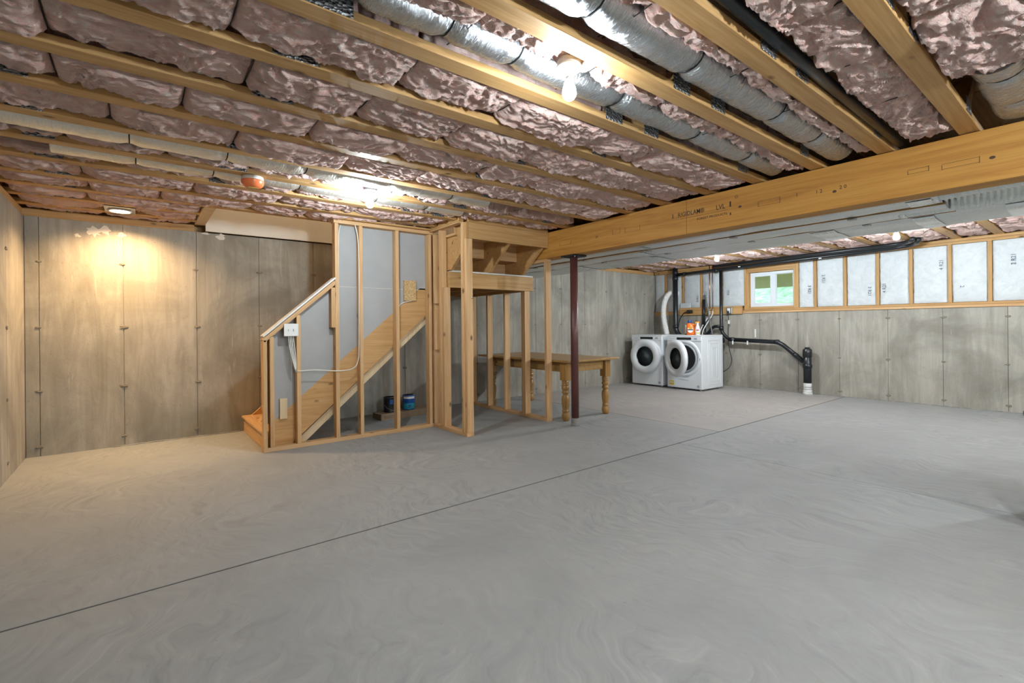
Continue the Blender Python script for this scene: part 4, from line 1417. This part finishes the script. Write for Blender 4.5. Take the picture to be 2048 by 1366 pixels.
tube('trap', fillet([(8.69, 4.66, 1.135), (8.69, 4.82, 1.135), (8.69, 4.90, 1.03), (8.69, 4.97, .97), (8.69, 5.0, .99), (8.69, 5.01, 1.1)], .06), .030, 'black_pipe', p2, 14)
for y in (4.42, 4.15):
    box('hanger_tag', 8.645, 8.647, y - .012, y + .012, .80, .87, 'label_white', p2, 0)
co = thing('cleanout_stack', 'thick black cleanout pipe standing by the wall with a screw plug', 'pipe', (8.69, 3.19, 0))
lathe('pipe_body', [(.060, .19), (.060, .74)], 'black_pipe', co, T(8.69, 3.19, 0), 24)
lathe('hub', [(.061, .44), (.070, .445), (.070, .50), (.061, .505)], 'black_pipe', co, T(8.69, 3.19, 0), 24)
lathe('hub', [(.061, .62), (.068, .625), (.068, .745), (.061, .75)], 'black_pipe', co, T(8.69, 3.19, 0), 24)
lathe('plug', [(.058, .745), (.055, .757), (0, .757)], 'black_pipe', co, T(8.69, 3.19, 0), 24)
box('plug_nut', 8.66, 8.72, 3.16, 3.22, .757, .782, 'black_pipe', co)
lathe('white_sleeve', [(.075, -.002), (.070, .04), (.062, .09), (.060, .14), (.061, .19), (.056, .20)], 'white_pvc', co, T(8.69, 3.19, 0), 24)
for z in (.05, .09, .125):
    lathe('tape_band', [(.0735 - z * .07, z), (.0745 - z * .07, z + .002), (.0735 - z * .07, z + .004)], 'ink', co, T(8.69, 3.19, 0), 20)
sdp = thing('standpipe', 'short black standpipe with open top behind the washer', 'pipe', (8.69, 5.01, 1.06))
tube('pipe_run', [(8.69, 5.01, 1.105), (8.69, 5.01, 1.66)], .031, 'black_pipe', sdp, 14)
tag(tube('drain_hose', smooth_path([(8.69, 5.01, 1.60), (8.69, 5.01, 1.70), (8.68, 4.985, 1.735), (8.66, 4.95, 1.68), (8.62, 4.87, 1.35), (8.58, 4.78, .98), (8.54, 4.74, .80)], 6), .014, 'hose_grey', seg=10), 'dark grey washer drain hose hooked into the standpipe', 'hose')
for i_, y in enumerate((4.935, 4.875)):
    cp = thing('copper_pipe', 'thin copper water pipe dropping to a washer valve', 'pipe', (8.78, y, 1.46), 'copper pipes above the washer')
    tube('pipe_run', [(8.78, y, 2.315), (8.78, y, 1.47)], .0085, 'copper', cp, 10)
    lathe('valve', [(.012, 0), (.016, .005), (.016, .03), (.012, .04)], 'brass', cp, T(8.78, y, 1.44), 10)
    tube('valve_lever', [(8.775, y, 1.465), (8.745, y + .03, 1.475)], .005, 'chrome', cp, 6)
    hs = tube('supply_hose', smooth_path([(8.775, y, 1.44), (8.765, y + .005, 1.36), (8.70, y + .06, 1.22), (8.60, y + .10, 1.06), (8.53, y + .09, .90)], 6), .010, 'hose_white', seg=10)
    tag(hs, 'white braided supply hose running from a copper valve to the washer', 'hose', 'washer supply hoses')
nbd = box('mounting_board', XR - .040, XR - .002, 4.325, 5.62, 1.362, 1.512, 'joist_y')
tag(nbd, 'horizontal wooden board fixed on the concrete behind the washer', 'board')
bxp = thing('paper_flap', 'folded white paper insulation flap resting on the wooden board', 'insulation', (8.84, 5.49, 1.513))
box('flap_sheet', 8.815, 8.848, 5.38, 5.60, 1.513, 1.612, 'white_paper', bxp, .004)
ot = thing('power_outlet', 'grey metal outlet box on the wooden board with a white plug', 'outlet', (8.80, 4.555, 1.37))
box('outlet_box', 8.775, 8.809, 4.50, 4.612, 1.368, 1.492, 'galvanised', ot, .004)
box('outlet_face', 8.771, 8.775, 4.53, 4.585, 1.385, 1.475, 'switch_white', ot)
box('plug', 8.745, 8.771, 4.545, 4.575, 1.43, 1.465, 'switch_white', ot, .004)
box('plug', 8.745, 8.771, 4.545, 4.575, 1.385, 1.42, 'black_matte', ot, .004)
tube('cord', smooth_path([(8.75, 4.56, 1.39), (8.755, 4.555, 1.30), (8.76, 4.56, 1.20), (8.765, 4.57, .95), (8.77, 4.55, .70), (8.76, 4.50, .50), (8.72, 4.55, .34), (8.62, 4.68, .25), (8.5, 4.75, .23)], 6), .006, 'black_matte', ot, 6)
box('cord_clip', 8.745, 8.757, 4.53, 4.56, 1.18, 1.25, 'label_white', ot, .003)
dpg = thing('dryer_plug', 'chunky black dryer plug in a socket on the wooden board', 'plug', (8.78, 5.36, 1.42))
box('socket_plate', 8.80, 8.809, 5.31, 5.37, 1.40, 1.47, 'brass', dpg)
box('plug_body', 8.752, 8.80, 5.325, 5.425, 1.405, 1.468, 'black_matte', dpg, .008)
tube('cord', smooth_path([(8.775, 5.42, 1.43), (8.77, 5.50, 1.40), (8.76, 5.58, 1.28), (8.75, 5.61, 1.12), (8.72, 5.66, .95), (8.62, 5.66, .80)], 6), .010, 'black_matte', dpg, 8)
tag(box('wall_tag', XR - .004, XR - .001, 4.09, 4.115, .93, 1.08, 'label_white'), 'narrow white strip stuck to the concrete wall above the level drain pipe', 'tape')

# ------------------------------------------------------------------ white faced batts in the pony wall
def white_batt(y0, y1, txt=None, ty=None, tz_=None, up=True, seed=0, size=.062, z0=ZP + .076, label=None):
    z1 = 2.243
    lab = label or ('white paper faced insulation batt between studs %s' % ('with dark printing on it' if txt else 'without printing'))
    t = thing('faced_batt', lab, 'insulation', (XR + .04, (y0 + y1) / 2, z0), 'white batts in the framed window wall')
    ny, nz = 22, 46
    U_, V_ = np.meshgrid(np.linspace(0, 1, ny), np.linspace(0, 1, nz), indexing='ij')
    ragged = (fbm(V_ * 14, U_ * 0 + seed, seed + 1) - .5) * .02 * np.abs(2 * U_ - 1) ** 8 * np.sign(U_ - .5)
    Y = y0 + U_ * (y1 - y0) + np.clip(ragged, -.008, .002) * np.where(U_ > .5, 1, -1) * np.sign(U_ - .5)
    Z = z0 + V_ * (z1 - z0)
    puff = (1 - np.abs(2 * U_ - 1) ** 4) * (1 - np.abs(2 * V_ - 1) ** 8)
    X = XR + .030 - .016 * puff - (fbm(Y * 7, Z * 5, seed) - .5) * .016 * puff - (1 - np.abs(2 * vnoise(Y * 9 + 3, Z * 16, seed + 4) - 1)) * .004 * puff
    X = np.clip(X, XR + .004, None)
    bk = X * 0 + XR + .14
    Xs = np.vstack([bk[:1], X, bk[-1:]])
    Ys = np.vstack([Y[:1], Y, Y[-1:]])
    Zs = np.vstack([Z[:1], Z, Z[-1:]])
    grid_obj('paper_face', Xs[:, ::-1], Ys[:, ::-1], Zs[:, ::-1], 'white_paper', t, (XR + .04, (y0 + y1) / 2, z0))
    if txt:
        Xd, Yd = ((0, 0, 1), (0, 1, 0)) if up else ((0, 0, -1), (0, -1, 0))
        text('printed_lettering', txt, 'ink_blue', size, Xd, Yd, (XR + .0015, ty, tz_), t, .012)
G_ = .024
alls = sorted(PST)
info = {(.655, 1.058): ('2 R21', .84, 1.98, True), (1.058, 1.455): ('2', 1.33, 1.66, False), (1.455, 1.878): ('4 R21', 1.54, 1.98, True), (1.878, 2.275): ('4 R21', 2.19, 1.70, True), (2.275, 2.70): ('3 R21', 2.375, 1.66, False), (2.70, 3.125): ('2 R21', 3.00, 1.90, False)}
sd2 = 0
nal = len(alls)
for ia, (a, b_) in enumerate(zip(alls[:-1], alls[1:])):
    sd2 += 1
    if b_ < 0:
        continue
    i_ = info.get((a, b_))
    white_batt(a + G_, b_ - G_, *(i_ if i_ else (None, None, None, True)), seed=sd2, label='white paper faced batt, %s stud bay beyond the window away from the laundry' % ORD[nal - 1 - ia])
white_batt(3.125 + G_, 3.398 - G_, '3 R21', 3.21, 1.74, False, 31, label='narrow white paper faced batt right beside the window frame away from the laundry')
white_batt(4.282 + G_, 4.745 - G_, 'R21', 4.60, 1.78, True, 32, z0=ZP + .14, label='white paper faced batt between the window and the slim black pipe')
white_batt(4.745 + G_, 5.165 - G_, '2 R21', 5.06, 1.76, True, 33, z0=ZP + .14, label='white paper faced batt behind the copper pipes')
white_batt(5.165 + G_, 5.57 - G_, '2 R21', 5.24, 1.70, True, 34, z0=ZP + .14, label='white paper faced batt above the dryer plug')
white_batt(5.57 + G_, 5.975 - G_, 'R21', 5.70, 2.10, True, 35, label='white paper faced batt behind the dryer vent hose')
white_batt(5.975 + G_, 6.245, None, None, None, True, 36, label='narrow white paper faced batt in the corner behind the dryer')

# ------------------------------------------------------------------ lamps
def bulb(x, y, z, label, grp=None, glow='bulb_glow'):
    """porcelain lampholder under a round grey box; z is the underside of the holder plate"""
    t = thing('bare_bulb_lamp', label, 'lamp', (x, y, z), grp)
    lathe('junction_box', [(.050, .012), (.052, .02), (.052, .085), (0, .085)], 'box_grey', t, T(x, y, z), 24)
    lathe('lampholder', [(.0, -.03), (.021, -.03), (.023, -.012), (.032, .0), (.054, .004), (.058, .010), (.056, .0125), (0, .013)], 'porcelain', t, T(x, y, z), 28)
    b0 = z - .031
    lathe('bulb_base', [(.016, 0), (.018, -.010), (.020, -.022)], 'porcelain', t, T(x, y, b0), 16)
    pr = [(.0, -.102), (.012, -.100), (.022, -.093), (.0285, -.082), (.031, -.068), (.0285, -.052), (.023, -.036), (.020, -.0225)]
    lathe('bulb_globe', pr, glow, t, T(x, y, b0), 18)
bulb(1.50, 1.488, 2.300, 'lit bare bulb in a white holder beside the silver duct', None, 'bulb_glow_near')
bulb(1.527, 3.84, 2.303, 'lit bare bulb in a white holder below the cream foil duct')
bulb(6.92, 3.77, 2.262, 'lit bare bulb near the window wall above the laundry', 'lamps near the window wall', 'bulb_glow_laundry')
bulb(6.90, 1.59, 2.262, 'lit bare bulb under the trusses past the trunk duct', 'lamps near the window wall', 'bulb_glow_laundry')
bulb(1.47, -.70, 2.262, 'added fill bulb on the ceiling behind the photographer', 'added lamps outside the view', 'fill_glow')  # unseen lamp, added to even out the room's brightness
bulb(6.90, -.70, 2.262, 'added fill bulb on the far ceiling outside the view', 'added lamps outside the view', 'fill_glow')  # also added out of view, fills the laundry side

bulb(3.0, -1.95, 2.262, 'added fill bulb near the wall behind the photographer', 'added lamps outside the view', 'fill_glow')  # third added fill lamp, unseen, lifts the general light level
bulb(1.7, 5.75, 4.91, 'added warm fill bulb on the upstairs ceiling over the stairwell', None, 'fill_glow_warm')  # unseen lamp added to brighten the stairwell from above

led = thing('disc_light', 'round flat lit ceiling light on a metal plate in the corner by the stairs', 'lamp', (-.12, 5.86, 2.30))
for (a_, b_, c_, d_) in ((-.235, -.198, 5.70, 6.0), (-.042, -.005, 5.70, 6.0), (-.198, -.042, 5.70, 5.782), (-.198, -.042, 5.938, 6.0)):
    box('mounting_plate', a_, b_, c_, d_, 2.312, 2.318, 'galvanised', led)
lathe('housing', [(.078, .052), (.078, .075), (0, .075)], 'galvanised', led, T(-.12, 5.86, 2.30), 24)
ring_lathe('trim_ring', [(.095, .012), (.095, .004), (.090, .0), (.076, .0), (.074, .004), (.072, .052), (.076, .052), (.080, .012)], 'porcelain', led, T(-.12, 5.86, 2.299), 36)
lathe('diffuser', [(.072, .0), (.04, -.002), (0, -.002)], 'led_glow', led, T(-.12, 5.86, 2.350), 32)

sm = thing('smoke_alarm', 'round smoke alarm under a bright orange dust cover on the joists', 'smoke alarm', (.69, 4.02, 2.236))
lathe('base', [(.070, .072), (.074, .068), (.074, .040), (.070, .036)], 'porcelain', sm, T(.69, 4.02, 2.246), 32)
lathe('orange_dust_cover', [(0, 0), (.045, .001), (.062, .008), (.074, .026), (.078, .045), (.078, .052), (.075, .054)], 'orange_cover', sm, T(.69, 4.02, 2.236), 32)
box('yellow_sticker', .658, .722, 4.005, 4.035, 2.2345, 2.237, 'label_olive', sm, 0)

# ------------------------------------------------------------------ grey utility cabinet at the column line
uc = thing('utility_cabinet', 'grey plastic cabinet with overhanging top standing under the beam at the picture edge', 'cabinet', (4.2, .05, 0))
box('body', 3.975, 4.45, -.25, .320, .045, .64, 'utility_grey', uc, .01)
box('top', 3.95, 4.47, -.28, .345, .64, .675, 'utility_grey', uc, .008)
for x in (4.0, 4.42):
    for y in (-.22, .29):
        lathe('foot', [(.018, 0), (.022, .01), (.022, .045)], 'label_white', uc, T(x, y, 0), 10)
lathe('knob', [(.010, 0), (.014, .01), (.010, .018), (0, .02)], 'plastic_grey', uc, cols((0, 1, 0), (0, 0, 1), (1, 0, 0), (3.955, .31, .17)), 10)
